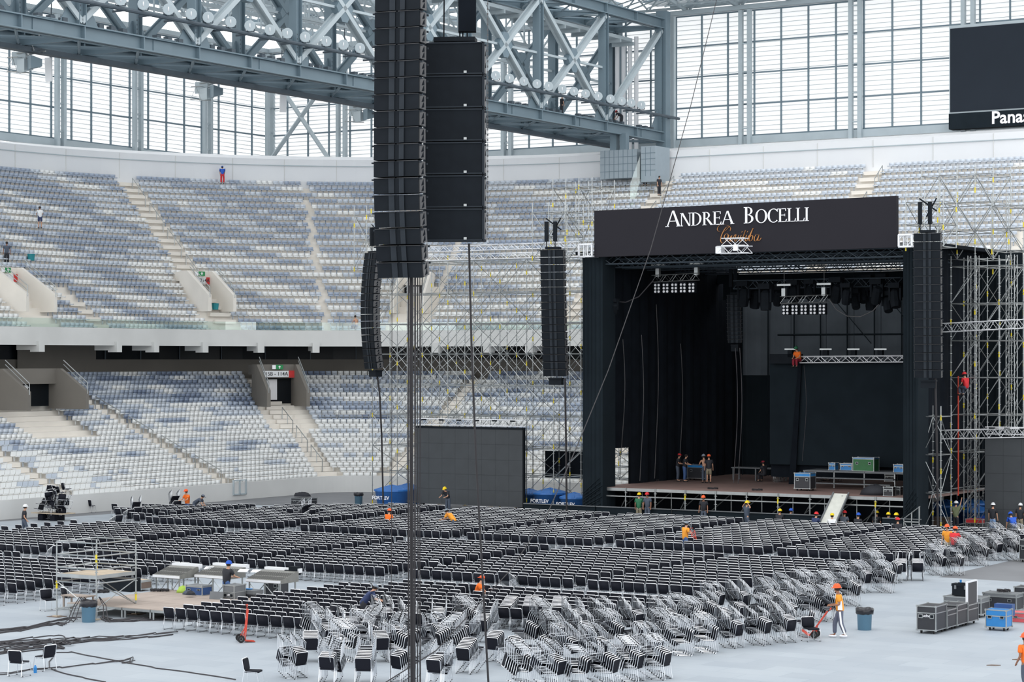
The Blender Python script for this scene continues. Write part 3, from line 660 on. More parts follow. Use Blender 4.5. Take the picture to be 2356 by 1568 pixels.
for a0, a1, nm in colsx:
    n = int(round((a1 - a0) / PIT)) + 1
    for band, bf, nr in (('third', -19.1, 17), ('second', -37.5, 14)):
        for r_ in range(nr):
            b = bf + r_ * ROW
            for k in range(n):
                a = a0 + k * PIT
                if band == 'third':
                    if a < -14 and b > -2 - (-14 - a) * .64: continue
                    if a < -29.5 + max(0, (-11.6 - b)) * 1.3: continue
                    if a > 28.8 - max(0, (-12 - b)) * .2: continue
                else:
                    if a < -20.8: continue
                    if a > 28.4 or (a > 26.6 and b < -30): continue
                try_chair(a, b, (band, nm), k, r_)
n = 29
for r_ in range(13):                                 # the nearest band, right of the mixing platform
    b = -54.6 + r_ * ROW
    for k in range(n):
        a = 13.2 + k * PIT
        if a > 20.2 + (b + 54.6) * .68: continue
        if b > -43.5 and a < 14.4: continue
        try_chair(a, b, ('nearest', 'right of the mixing platform'), k, r_)
for r_ in range(12):                                 # the nearest band, left of the mixing platform
    b = -52.3 + r_ * ROW
    for k in range(36):
        a = -17.4 + k * PIT
        if a > 2.2 and b < -44.5 or a > .9 and b > -41.2 and False: continue
        if a > -8.2 and a < -6.0 and b > -41.5: continue
        if b > -41.3 and -6.0 < a < -2: continue
        try_chair(a, b, ('nearest', 'left of the mixing platform'), k, r_)
placed.sort(key=lambda q: q[0]); ind = placed; iid = set(id(q) for q in ind)
rng = random.Random(3); byk = {}
for q in placed: byk.setdefault((q[1], q[2]), []).append(q)
ordn = lambda n: '%d%s' % (n, 'th' if 10 <= n % 100 <= 20 else {1: 'st', 2: 'nd', 3: 'rd'}.get(n % 10, 'th'))
far = []
for key, L in byk.items():
    L.sort(key=lambda q: q[3])
    vis = [q for q in L if id(q) in iid]
    for q in L:
        M = cmat(q[4] + U * rng.uniform(-.02, .02) + V * rng.uniform(-.04, .04), A + rng.uniform(-.05, .05))
        if id(q) in iid:
            n = vis.index(q) + 1
            chair(M, 'black chair, %s from left in row %d from front, %s' % (ordn(n), key[1] + 1, key[0][1]) if key[0][0] == 'nearest' else
                  'black chair, %s from left in row %d, %s block, %s band' % (ordn(n), key[1] + 1, key[0][1], key[0][0]), 'black chairs set out in rows')
        else: pass
# single chairs standing apart
for x, y, rz, lb in ((45, 1554, A + .15, 'lone black chair at the bottom left corner, seen from behind'), (103, 1541, A + 1.5, 'lone black chair with its seat to the left, near the bottom left corner'),
                     (582, 1576, A - 1.2, 'lone black chair at the bottom edge, left of the stacks'), (112, 1404, A - 1.9, 'black chair standing beside the scaffold tower, turned to the right'),
                     (160, 1398, A - .3, 'black chair behind the left pole of the scaffold tower'), (193, 1178, A + .3, 'left one of two black chairs alone by the pitchside wall'), (208, 1178, A + .1, 'right one of two black chairs alone by the pitchside wall'),
                     (2120, 1310, A + .9, 'single black chair at the right end of the chair stacks'), (1866, 1474, A - 2.2, 'single black chair beside the wheels of the red hand truck')):
    chair(cmat(G(x, y), rz), lb, None)
# stacks: upright chairs nested into each other, more of them upside down on top
rng = random.Random(11); ST = []
def row_(xs, y, **k):
    for x in xs: ST.append((x, y if not callable(y) else y(x), k))
ST += [(672, 1558, dict(rz=-.4, n=5, m=5, lean=.02)), (762, 1568, dict(rz=.5)), (842, 1570, dict(rz=.1)), (935, 1566, dict(rz=0.05, n=5, m=0)), (1012, 1575, dict(rz=.2)), (1085, 1545, dict(rz=0, n=8, m=0)),
       (1150, 1520, dict(rz=.1, n=6, m=0)), (1195, 1574, dict(rz=1.7)), (1262, 1580, dict(rz=1.6)), (1325, 1578, dict(rz=1.6)), (1385, 1576, dict(rz=1.7)), (1445, 1566, dict(rz=1.7)), (1505, 1560, dict(rz=1.6)),
       (1566, 1506, dict(rz=1.6)), (1620, 1500, dict(rz=1.7)), (1680, 1488, dict(rz=1.6)), (1742, 1482, dict(rz=1.7)), (1800, 1476, dict(rz=1.6)), (1850, 1462, dict(rz=1.8, n=3, m=0))]
row_([715, 790, 870, 905], 1520, rz=.3); row_([725, 800, 860], 1482, rz=.6); row_([965, 1040], 1512, rz=.2); row_([900, 985, 1120], 1476, rz=.1)
row_([1170, 1235, 1300, 1365, 1430, 1490], 1530, rz=1.65); row_([1205, 1270, 1335, 1400, 1460, 1520], 1496, rz=1.6); row_([1245, 1320, 1385, 1455, 1525, 1590, 1655], 1462, rz=1.6)
row_([1560, 1625, 1690, 1750, 1805], 1445, rz=1.6); row_([1640, 1700, 1765, 1825], 1415, rz=1.6); row_([1180, 1225, 1290], 1440, rz=.1, m=0, n=9)
row_([745, 835, 925, 1000, 1075], 1500, rz=.9); row_([760, 880, 940, 1010, 1070], 1458, rz=1.2); row_([1860, 1905], 1428, rz=1.7); row_([1800, 1850, 1900, 1950], 1392, rz=1.65); row_([1880, 1930, 1980, 2030], 1362, rz=1.6)
row_([1960, 2010, 2050], 1340, rz=1.65); row_([2075, 2110], 1334, rz=.2, n=5, m=4); row_([2150, 2195], 1322, rz=1.6); row_([2160, 2210, 2250], 1300, rz=1.65); row_([2230, 2285, 2325], 1288, rz=1.6); row_([2290, 2340], 1262, rz=1.6)
ST = [(x, y, k) for x, y, k in ST]; ST.sort(key=lambda q: -q[1])
cnt = 0; farst = []
ZW = [(y_, n_) for y_, n_ in ((1540, 'front row'), (1500, 'second row'), (1470, 'third row'), (1435, 'fourth row'), (1400, 'fifth row'), (1350, 'sixth row'), (0, 'rearmost rows'))]
zone = {}
for x, y, k in ST:
    z_ = next(n_ for y_, n_ in ZW if y >= y_); zone.setdefault(z_, []).append((x, y))
for z_ in zone: zone[z_].sort()
for x, y, k in ST:
    z_ = next(n_ for y_, n_ in ZW if y >= y_); si = zone[z_].index((x, y)) + 1
    rz = A + k.get('rz', 1.6) + rng.uniform(-.35, .35) + (rng.choice([0, .6, 1.5, 1.7, -.8]) if x < 1150 and y < 1560 else 0); n = k.get('n', rng.randint(4, 6)); m = k.get('m', rng.choice([0, 4, 5, 6, 6, 7])); p = G(x, y)
    fwd = Vector((-math.sin(rz), math.cos(rz), 0)); dy, dz = -.078, .042
    items = [(cmat(p - fwd * (dy * (n / 2 - j)) * -1 + ZZ * (dz * j), rz, .0 + .012 * j), 'upright', j) for j in range(n)]
    top = .47 + dz * n; base = p + fwd * .02; jit = rng.uniform(-.5, .5)
    for j in range(m):
        Mx = Matrix.Translation(base + fwd * (.062 * (j - m / 2) + .06) + ZZ * (top + .06 + .048 * j)) @ Matrix.Rotation(rz + jit, 4, 'Z') @ Matrix.Rotation(math.pi + .06 + .012 * j, 4, 'X') @ Matrix.Translation((0, 0, -.42))
        items.append((Mx, 'upside-down', j))
    for M, w_, j in items:
        chair(M, '%s black chair, %s from below in stack %d from left, %s of stacks' % (w_, ordn(j + 1), si, z_), 'black chairs in nested stacks')
# small loose stacks left among the rows
for i, (x, y, rz, n, up, lb) in enumerate(((115, 1302, A + 1.2, 6, 0, 'left seating block by the aisle'), (312, 1204, A + .9, 6, 1, 'rear left rows'), (285, 1208, A + 1.4, 5, 0, 'gap at the rear left'),
        (400, 1188, A + 1.0, 6, 1, 'rear rows beside the man in orange'), (698, 1212, A + 1.3, 7, 1, 'middle of the rear rows'), (1012, 1338, A + .1, 4, 0, 'aisle behind the nearest block'), (1180, 1370, A + .1, 7, 0, 'nearest block beside the crouching man'), (255, 1226, A + 1.3, 7, 0, 'left rows, lying on the seats'))):
    p = G(x, y); fwd = Vector((-math.sin(rz), math.cos(rz), 0))
    for j in range(n):
        chair(cmat(p - fwd * .09 * j + ZZ * .05 * j, rz, .02 * j), 'black chair, %s from the floor in the small stack in the %s' % (ordn(j + 1), lb), 'black chairs in small loose stacks')
        if up and j < 4: chair(Matrix.Translation(p + ZZ * (1.1 + .06 * j) - fwd * .1 * j) @ Matrix.Rotation(rz, 4, 'Z') @ Matrix.Rotation(math.pi - .3, 4, 'X') @ Matrix.Translation((0, 0, -.42)), 'upside-down chair, %s of those on top of the small stack in the %s' % (ordn(j + 1), lb), 'black chairs in small loose stacks')
# heap of chairs on a wooden trolley board at the far left
p = G(122, 1196); r = thing('platform_trolley', 'wooden board on black blocks carrying a heap of chairs, far left', 'trolley', p, A)
mb = MB('plywood'); mb.b2(-1.3, 1.3, -.6, .6, .42, .48); part('board', mb, r)
for dx in (-.7, .3): mb = MB('black_vinyl'); mb.b2(dx - .15, dx + .25, -.45, .45, 0, .42); part('block', mb, r)
for j in range(26):
    f = j / 26; q = p + U * rng.uniform(-.7, 1.2) + V * rng.uniform(-.3, .3) + ZZ * (.5 + 1.5 * f * rng.uniform(.6, 1))
    chair(cmat(q, A + rng.uniform(-.6, .9), rng.choice([0, .2, 2.8, 3.0, -.5, 1.2]), rng.uniform(-.2, .2)), 'tumbled black chair, number %d from below in the heap on the trolley board' % (j + 1), 'black chairs heaped on the trolley board')
# ------------------------------------------------------------------ scaffolds
class Scaf:
    def __init__(s, label, cat='scaffold', name='scaffold'): s.r = thing(name, label, cat, S0, A); s.nb = 0; s.np = 0; s.rest = MB('galvanised')
    def post(s, a, b, z0, z1, seed=0):
        mb = MB('galvanised'); mb.tube((a, b, z0), (a, b, z1), .03, 5); k = int((z1 - z0) / .5)
        for i in range(k):
            z = z0 + .3 + i * .5; mb.box(a, b, z, .12, .12, .025, .78)
        mb.use('yellow_paint')
        for z in range(int(z0), int(z1), 3):
            zz = z + ((seed * 7) % 5) * .55; mb.tube((a, b, zz), (a, b, zz + .3), .04, 5) if zz + .3 < z1 else None
        if z0 < .2: mb.use('plywood'); mb.box(a, b, z0 + .01, .25, .25, .03)
        part('post', mb, s.r)
    def ledger(s, p, q, r=.027): mb = MB('galvanised'); mb.tube(p, q, r, 5); part('ledger', mb, s.r)
    def brace(s, p, q):
        if s.nb < 95:
            mb = MB('galvanised'); mb.tube(p, q, .022, 4); part('brace', mb, s.r); s.nb += 1
        else: s.rest.tube(p, q, .022, 4)
    def done(s):
        if s.rest.v: part('brace', s.rest, s.r, kind='stuff')
    def grid(s, As, Bs, zs, zfun=None, pat='x', bb=True):
        zf = zfun or (lambda a, b: zs[-1])
        for j, b in enumerate(Bs):
            for i, a in enumerate(As): s.post(a, b, zs[0] if zs[0] > .5 else 0, zf(a, b) + .6, i * 3 + j)
            for z in zs:
                ok = [a for a in As if zf(a, b) >= z - .1]
                if len(ok) > 1: s.ledger((ok[0], b, z), (ok[-1], b, z))
            for i in range(len(As) - 1):
                for k in range(len(zs) - 1):
                    if min(zf(As[i], b), zf(As[i + 1], b)) < zs[k + 1] - .1: continue
                    if pat == 'd': s.brace((As[i], b, zs[k]), (As[i + 1], b, zs[k + 1])); continue
                    if (pat == 'x' and 1 < k < 6) or (i + k + j) % 2 == 0: s.brace((As[i], b, zs[k]), (As[i + 1], b, zs[k + 1]))
                    if pat == 'd': s.brace((As[i], b, zs[k]), (As[i + 1], b, zs[k + 1])); continue
                    if (pat == 'x' and 1 < k < 6) or (i + k + j) % 2 and pat != 'x': s.brace((As[i + 1], b, zs[k]), (As[i], b, zs[k + 1]))
        for i, a in enumerate(As):
            for z in zs:
                if zf(a, Bs[0]) >= z - .1 and zf(a, Bs[-1]) >= z - .1: s.ledger((a, Bs[0], z), (a, Bs[-1], z))
            if bb:
                for k in range(len(zs) - 1):
                    if zf(a, Bs[0]) >= zs[k + 1] - .1: s.brace((a, Bs[0], zs[k + (k + i) % 2]), (a, Bs[-1], zs[k + 1 - (k + i) % 2]))
# left wing
aL = onb(857, 900, 7.0)[0]; aR = onb(1337, 900, 7.0)[0]; n = 8; As = [aL + (aR - aL) * i / n for i in range(n + 1)]; zs = [.3, 2.2, 4.04, 6.16, 8.2, 10.32, 12.38, 14.45, 16.57]
s = Scaf('wide galvanised scaffold wall between the stage and the left loudspeaker hang')
def zt1(a, b):
    return zs[8]
s.grid(As, [7.0, 9.1, 11.2], zs, zt1); 
# lattice girders along its top
for z in (16.8, 17.4):
    mb = MB('aluminium'); box_truss(mb, (aL + 4, 6.8, z), (aR, 6.8, z), .35, .35, .45, .025); part('lattice_girder', mb, s.r)
s.done()
def tower(label, x0, x1, ytop, b, zbase, nb=2, db=2.0, step=1.45, name='scaffold'):
    a0 = onb(x0, 600, b)[0]; a1 = onb(x1, 600, b)[0]; zt = onb(x1, ytop, b)[1]; k = max(2, int((zt - zbase) / step))
    s = Scaf(label, name=name); s.grid([a0 + (a1 - a0) * i / nb for i in range(nb + 1)], [b, b + db], [zbase + (zt - zbase) * i / k for i in range(k + 1)], None, 'z'); s.done(); return s
tower('scaffold head tower with open bays above the left end of the scaffold wall', 815, 872, 492, 6, 16.2, 2)
s1 = tower('tall scaffold head tower left of the black banner', 1272, 1362, 428, 8, 17.0, 3, 3.0)
s2 = tower('scaffold outrigger frame carrying the loudspeaker hang left of the banner', 1225, 1300, 486, -2.0, 16.0, 2, 2.2, 1.1)
# right wing: inclined braces, several planes of posts
aR0 = 20.7; As = [aR0 + 1.45 * i for i in range(6)]; zs = [.3 + 2.15 * k for k in range(8)]
s = Scaf('dense galvanised scaffold wing right of the stage'); s.grid(As, [5.2, 7.3, 9.4], zs, None, 'd')
for z in (5.6, 11.8):
    mb = MB('aluminium'); box_truss(mb, (aR0 - .4, 5.0, z), (aR0 + 8.5, 5.0, z + .35), .45, .5, .35, .03); part('lattice_girder', mb, s.r)
for a in (aR0 + 1.0, aR0 + 3.3):
    mb = MB('galvanised'); box_truss(mb, (a, 6.2, 0), (a, 6.2, 16), .5, .5, .55, .03); part('lattice_column', mb, s.r)
s.done()
s = Scaf('narrow scaffold frame between the right black tower and the right wing'); a0_ = onb(2122, 900, .6)[0]; s.grid([a0_, a0_ + 1.1], [.6, 2.2], [.3 + 2.15 * k for k in range(4)], None, 'z'); s.done()
tower('tall scaffold head tower rising above the right loudspeaker hang', 2120, 2285, 398, 6.0, 15.8, 4, 3.0)
tower('scaffold head frame at the right edge above the right wing', 2282, 2400, 470, 5.2, 16.2, 3, 2.5, 1.2)
tower('scaffold outrigger frame right above the right loudspeaker hang', 2084, 2170, 462, -1.2, 16.2, 2, 2.0, 1.1)
mb = MB('drape_slate'); a0 = onb(2172, 800, 11.2)[0]; a1 = onb(2352, 800, 11.2)[0]
for k in range(6): mb.b2(a0 + (a1 - a0) * k / 6, a0 + (a1 - a0) * (k + 1) / 6 - .04, 11.2 + .1 * (k % 2), 11.3 + .1 * (k % 2), 1, onb(2200, 580, 11.2)[1])
solo('backdrop_curtain', mb, 'black curtain hung behind the right scaffold wing', 'curtain', S0)
mb = MB('red_paint'); a0 = onb(2205, 900, 5.0)[0]; mb.b2(a0 - .03, a0 + .03, 4.97, 5.03, 2.1, 9.0); solo('pole', mb, 'long orange-red pole standing upright against the right scaffold', 'pole', S0)

s = Scaf('scaffold frame seen through the gap at the left side of the stage'); s.grid([-4.6, -3.6, -2.6, -1.6], [7.4, 9.4], [2.2 + .8 * k for k in range(5)], None, 'x'); s.done()
# ------------------------------------------------------------------ the stage
SW = onb(2080, 1143, 0)[0]; DZ = 2.2
stg = thing('stage', 'wide wooden concert stage with an open scaffold front', 'stage', S0, A)
mb = MB('stage_wood'); mb.b2(-.1, SW + .8, 0, 18, DZ - .12, DZ); part('deck', mb, stg)
mb = MB('galvanised'); mb.b2(-.1, SW + .8, -.06, 0, DZ - .2, DZ - .02); part('edge_beam', mb, stg)
a = .05; i = 0
while a < SW + .5:
    mb = MB('galvanised'); mb.tube((a, -.1, 0), (a, -.1, DZ), .04, 6)
    for z in (.4, .9, 1.4, 1.9): mb.box(a, -.1, z, .15, .15, .03, .78)
    mb.use('yellow_paint'); mb.tube((a, -.1, .55), (a, -.1, .85), .052, 5) if i % 3 else mb.tube((a, -.1, 1.6), (a, -.1, 1.95), .052, 5)
    part('post', mb, stg)
    if i % 2: mb = MB('galvanised'); mb.tube((a, -.1, 1.6), (a - 1.4, 1.2, .2), .03, 5); part('brace', mb, stg)
    a += 2.02; i += 1
mb = MB('galvanised'); mb.tube((0, -.1, DZ - .52), (SW + .5, -.1, DZ - .52), .045, 6); part('ledger', mb, stg)
for k in range(10):
    mb = MB('galvanised'); mb.tube((k * 2.02, 2.1, 0), (k * 2.02, 2.1, DZ), .035, 5); mb.tube((k * 2.02, 2.1, .3), (k * 2.02 + 2, 2.1, 1.9), .03, 4); part('understructure', mb, stg)
mb = MB('drape_black'); mb.b2(0, SW, 4.2, 4.3, 0, DZ - .15); part('skirt', mb, stg); mb = MB('drape_black'); mb.b2(-.12, -.06, .6, 4.3, 0, DZ - .15); part('skirt', mb, stg)
def drape(name, label, segs, z0, z1, m='drape_black', fold=.12, step=.35):
    mb = MB(m); (ax, bx), (ay, by) = segs; L = math.hypot(ay - ax, by - bx); n = max(2, int(L / step)); nx, ny = -(by - bx) / L, (ay - ax) / L; P = []
    for i in range(n + 1):
        f = i / n; w_ = fold * (math.sin(i * 1.9) * .5 + .5 * math.sin(i * .7 + 1)); P.append((ax + (ay - ax) * f + nx * w_, bx + (by - bx) * f + ny * w_))
    for i in range(n):
        (x0, y0), (x1, y1) = P[i], P[i + 1]; mb.quad((x0, y0, z0), (x1, y1, z0), (x1, y1, z1), (x0, y0, z1)); 
        mb.quad((x0 + nx * .04, y0 + ny * .04, z1), (x1 + nx * .04, y1 + ny * .04, z1), (x1 + nx * .04, y1 + ny * .04, z0), (x0 + nx * .04, y0 + ny * .04, z0))
    return solo(name, mb, label, 'curtain', S0, A)
BT = -.6
tl0, tz = onb(1340, 592, BT); tl1 = onb(1386, 592, BT)[0]
mb = MB('drape_slate'); n = 14
def legbox(x0, x1, zt, label):
    mb = MB('drape_slate'); P = []
    for i in range(15):
        f = i / 14; P.append((x0 + (x1 - x0) * f, BT + .04 * math.sin(i * 2.3)))
    P += [(x1, BT + 1.6), (x0, BT + 1.6)]; mb.prism([(x, y, 0) for x, y in P], (0, 0, zt))
    for k in range(9): mb.tube((x0 + .1, BT - .03, .5 + k * .17), (x1 - .1 * (k % 3), BT - .05, 1.0 + k * .22), .03, 4)
    return solo('stage_leg_drape', mb, label, 'curtain', S0, A)
legbox(tl0, tl1, tz, 'black cloth-wrapped tower at the left edge of the stage opening')
tr0, tz2 = onb(2078, 570, BT); tr1 = onb(2106, 570, BT)[0]; legbox(tr0, tr1 + .15, tz2, 'black cloth-wrapped tower at the right edge of the stage opening')
ZR = 16.35
ba, bb_ = ona(1409, 1070, .15)[0], ona(1447, 1070, .15)[0]; zg = ona(1428, 1030, .15)[1]
drape('side_curtain', 'long black side curtain along the left wing of the stage', ((.2, bb_), (.5, 18.2)), DZ, ZR)
drape('side_curtain', 'black curtain just inside the left tower of the stage, nearest the audience', ((.1, .6), (.1, ba)), 2.0, ZR)
drape('side_curtain', 'black upper curtain over the gap where daylight shows at stage left', ((.15, ba), (.2, bb_)), zg, ZR)
drape('back_curtain', 'black lower backdrop at the rear left of the stage', ((.3, 18), (4.6, 18)), DZ, 15.4, 'drape_black')
drape('back_curtain', 'slate grey gauze backdrop across the rear of the stage', ((1.2, 17.6), (SW + 3, 17.6)), 8.9, 15.2, 'drape_grey', .06)
drape('back_curtain', 'plain black rear wall cloth below the gauze backdrop', ((1.2, 17.8), (SW + 3, 17.8)), DZ, 9.0, 'drape_slate', .06)
drape('side_curtain', 'black side curtain along the right wing of the stage', ((SW + .35, 1), (SW + .35, 17)), DZ, ZR)
mb = MB('drape_slate')
for x in range(0, 11): mb.tube((1.4 + x * 1.9, 17.3, DZ), (1.4 + x * 1.9, 17.3, 15.2), .05, 4)
for z in (11.6,): mb.tube((4, 17.3, z), (SW + 3, 17.3, z), .06, 4)
for x in range(3, 10, 2): mb.tube((1.4 + x * 1.9, 17.25, 15), (1.4 + x * 1.9 + 3.6, 17.25, 11), .035, 4)
solo('backdrop_frame', mb, 'dark scaffold frame standing just in front of the gauze backdrop', 'scaffold', S0)
mb = MB('drape_slate'); mb.b2(.2, SW + 1, 15.3, 15.8, 15.0, 15.6)
for k in range(12): mb.quad((1 + k * 1.8, 15.2, 15.6 - .35 * (k % 2)), (2.8 + k * 1.8, 15.2, 15.6 - .35 * ((k + 1) % 2)), (2.8 + k * 1.8, 15.2, 13.9), (1 + k * 1.8, 15.2, 13.9))
solo('border_cloth', mb, 'sagging dark border cloth under the bright gap at the back of the stage', 'curtain', S0)
rf = thing('stage_roof', 'black roof of the stage with dark trusses under its front edge', 'stage roof', S0, A)
mb = MB('drape_black'); mb.b2(-1.5, SW + 1.5, 0, 15.5, ZR, ZR + .2); part('roof_sheet', mb, rf)
mb = MB('steel_dark')
for y in (0, 1.2, 3, 6, 10, 14): box_truss(mb, (-.5, y, ZR - .35 - (y > 0) * .15), (SW + .5, y, ZR - .35 - (y > 0) * .15), .4, .5, .8, .04)
part('roof_truss', mb, rf)
mb = MB('galvanised'); mb.tube((-1, -.5, ZR + .05), (SW + 1, -.5, ZR + .05), .06, 5); part('front_pipe', mb, rf)
# banner with its lettering
BB_ = -1.1; al, ztl = onb(1367, 485, BB_); ar, ztr = onb(2062, 450, BB_); zbl = onb(1367, 591, BB_)[1]; zbr = onb(2062, 569, BB_)[1]
bn = thing('stage_banner', 'black banner over the stage lettered ANDREA BOCELLI and Curitiba', 'banner', S0, A)
mb = MB('banner_black'); mb.prism([(al, BB_, zbl), (ar, BB_, zbr), (ar, BB_, ztr), (al, BB_, ztl)][::-1], (0, .35, 0)); part('cloth', mb, bn)
print('banner', al, ar, ztl, ztr, zbl, zbr)
class Glyph:
    def __init__(s): s.mb = MB('white_paint')
    def poly(s, P): s.mb.prism([(s.x + x * s.h, 0, s.z + z * s.h) for x, z in P][::-1], (0, .03, 0))
    def stem(s, x, w_=.13): s.poly([(x, 0), (x + w_, 0), (x + w_, 1), (x, 1)]); s.ser(x + w_ / 2, 0, w_ + .16); s.ser(x + w_ / 2, 1, w_ + .16)
    def ser(s, x, z, w_): z0 = 0 if z < .5 else .955; s.poly([(x - w_ / 2, z0), (x + w_ / 2, z0), (x + w_ / 2, z0 + .045), (x - w_ / 2, z0 + .045)])
    def arc(s, cx, cz, rx, rz, a0, a1, t, t2=.04, n=12):
        for i in range(n):
            P = []
            for k, o_ in ((i, 1), (i + 1, 1), (i + 1, 0), (i, 0)):
                q = math.radians(a0 + (a1 - a0) * k / n); c_, s__ = math.cos(q), math.sin(q); th = t * c_ * c_ + t2 * s__ * s__
                P.append((cx + (rx - (0 if o_ else th)) * c_, cz + (rz - (0 if o_ else th * (1 if abs(s__) > .3 else .6))) * s__))
            s.poly(P)
    def put(s, ch, x, z, h):
        s.x, s.z, s.h = x, z, h
        if ch == 'A': s.poly([(.02, 0), (.09, 0), (.42, 1), (.36, 1)]); s.poly([(.36, 1), (.47, 1), (.84, 0), (.68, 0)]); s.poly([(.18, .32), (.66, .32), (.65, .37), (.19, .37)]); s.ser(.05, 0, .22); s.ser(.76, 0, .28); return .86
        if ch == 'N': s.poly([(.08, 0), (.13, 0), (.13, 1), (.08, 1)]); s.poly([(.70, 0), (.75, 0), (.75, 1), (.70, 1)]); s.poly([(.06, 1), (.22, 1), (.75, 0), (.64, 0)]); s.ser(.105, 0, .2); s.ser(.72, 1, .2); s.ser(.08, 1, .16); return .86
        if ch == 'D': s.stem(.08); s.arc(.22, .5, .52, .5, -90, 90, .14); return .84
        if ch == 'R': s.stem(.08); s.arc(.22, .74, .32, .26, -90, 90, .12); s.poly([(.26, .5), (.40, .5), (.78, 0), (.60, 0)]); s.ser(.74, 0, .16); return .78
        if ch == 'E': s.stem(.08); s.poly([(.1, .95), (.56, .95), (.56, 1), (.1, 1)]); s.poly([(.1, 0), (.60, 0), (.60, .05), (.1, .05)]); s.poly([(.2, .49), (.5, .49), (.5, .535), (.2, .535)]); s.poly([(.53, .8), (.57, .8), (.57, 1), (.5, 1)]); s.poly([(.5, 0), (.60, 0), (.63, .22), (.59, .22)]); s.poly([(.47, .42), (.5, .42), (.5, .61), (.47, .61)]); return .68
        if ch == 'B': s.stem(.08); s.arc(.22, .75, .30, .25, -90, 90, .12); s.arc(.22, .27, .36, .27, -90, 90, .13); return .70
        if ch == 'O': s.arc(.45, .5, .43, .52, 0, 360, .15, .045, 20); return .92
        if ch == 'C': s.arc(.45, .5, .43, .52, 48, 312, .15, .045, 16); s.poly([(.70, .78), (.745, .78), (.745, 1), (.71, 1)]); return .80
        if ch == 'L': s.stem(.08); s.poly([(.1, 0), (.58, 0), (.58, .05), (.1, .05)]); s.poly([(.5, 0), (.58, 0), (.62, .24), (.58, .24)]); return .64
        if ch == 'I': s.stem(.08); return .32
for w_, xa, xb, ya, yb in (('ANDREA', 1534, 1688, 522, 515), ('BOCELLI', 1712, 1862, 514, 508)):
    a0 = onb(xa, ya, BB_)[0]; a1 = onb(xb, yb, BB_)[0]; z0 = onb(xa, ya, BB_)[1]; zz1 = onb(xb, yb, BB_)[1]; g = Glyph(); x = 0; pos = []
    hh = .95
    for i, ch in enumerate(w_):
        h = hh * (1 if i == 0 else .82); pos.append((x, h)); x += g.put(ch, 500, 0, h) * h * .97
    k = (a1 - a0) / x; g = Glyph()
    for (px_, h), ch in zip(pos, w_): g.put(ch, 0, 0, h); 
    g = Glyph()
    for (px_, h), ch in zip(pos, w_): g.put(ch, px_, 0, h)
    g.mb.v = [(a0 + vx * k, BB_ - .05 + vy, z0 + (zz1 - z0) * vx / x + vz) for vx, vy, vz in g.mb.v]
    part('lettering', g.mb, bn)
sc = MB('gold_paint')
def stroke(P, wd=.055):
    n = len(P); Q = []
    for i in range(n - 1):                            # smooth the pen line
        for k in range(4):
            t = k / 4; p0 = P[max(i - 1, 0)]; p1 = P[i]; p2 = P[i + 1]; p3 = P[min(i + 2, n - 1)]
            Q.append(tuple(.5 * (2 * p1[j] + (p2[j] - p0[j]) * t + (2 * p0[j] - 5 * p1[j] + 4 * p2[j] - p3[j]) * t * t + (3 * p1[j] - p0[j] - 3 * p2[j] + p3[j]) * t ** 3) for j in (0, 1)))
    Q.append(P[-1])
    for (x0, z0), (x1, z1) in zip(Q, Q[1:]):
        dx, dz = x1 - x0, z1 - z0; down = abs(dz) / (abs(dx) + abs(dz) + 1e-6); w2 = wd * (.35 + .9 * down)
        sc.prism([(x0 - w2, 0, z0), (x1 - w2, 0, z1), (x1 + w2, 0, z1), (x0 + w2, 0, z0)], (0, .03, 0))
stroke([(2.35, 1.75), (2.45, 2.15), (2.1, 2.5), (1.2, 2.75), (.2, 2.7), (-.35, 2.2), (-.2, 1.75), (.5, 1.6), (1.3, 1.75), (1.9, 2.2), (2.3, 2.5)], .045)
stroke([(2.3, 2.5), (1.5, 2.3), (.8, 1.5), (.4, .7), (.35, .1), (.75, -.25), (1.3, .0), (1.75, .5), (1.95, 1.05), (1.6, 1.3), (1.15, .95), (1.2, .5)], .075)
for x in (1.75, 4.35, 5.5): stroke([(x + .35, 1.0), (x + .05, .3), (x + .15, .0), (x + .45, .15), (x + .8, .9)], .07)
stroke([(2.75, 1.0), (2.45, .3), (2.55, 0), (2.8, .2), (3.1, .7), (3.4, 1.1), (3.6, 1.05), (3.35, .3), (3.45, 0), (3.8, .3), (4.2, 1.0)], .06)
stroke([(4.95, .4), (5.25, 1.0), (5.6, 1.8), (5.2, .9), (4.95, .1)], .07); stroke([(4.75, 1.05), (5.7, 1.1)], .03)
stroke([(6.1, .3), (6.7, 1.3), (7.2, 2.1), (6.8, 1.3), (6.35, .3), (6.5, 0), (6.95, .2), (7.15, .75), (6.9, .95), (6.6, .7)], .07)
stroke([(8.35, .95), (7.9, 1.05), (7.5, .6), (7.45, .1), (7.75, .0), (8.2, .5), (8.45, 1.0), (8.2, .3), (8.25, .02), (8.6, .15), (8.9, .5)], .07)
for x in (4.8, 5.95): stroke([(x, 1.45), (x + .1, 1.55), (x + .12, 1.6)], .06)
a0, z0 = onb(1654, 556, BB_); a1, z1 = onb(1751, 554, BB_); k = (a1 - a0) / 8.9
sc.v = [(a0 + (vx + .1) * k, BB_ - .05 + vy, z0 + (z1 - z0) * vx / 9 + vz * .36) for vx, vy, vz in sc.v]; part('script_lettering', sc, bn)
def truss_thing(label, xa, ya, xb, yb, b, w_=.4, h_=.4, m='aluminium', bay=.4, r=.03, cat='truss', name='lighting_truss'):
    p = onb(xa, ya, b); q = onb(xb, yb, b); mb = MB(m); box_truss(mb, (p[0], b, p[1]), (q[0], b, q[1]), w_, h_, bay, r); r_ = thing(name, label, cat, S0, A); part('lattice', mb, r_); return r_, p, q
r_, p, q = truss_thing('short doubled silver truss hanging before the banner under the script word', 1664, 557, 1718, 556, -2.2, .5, .42)
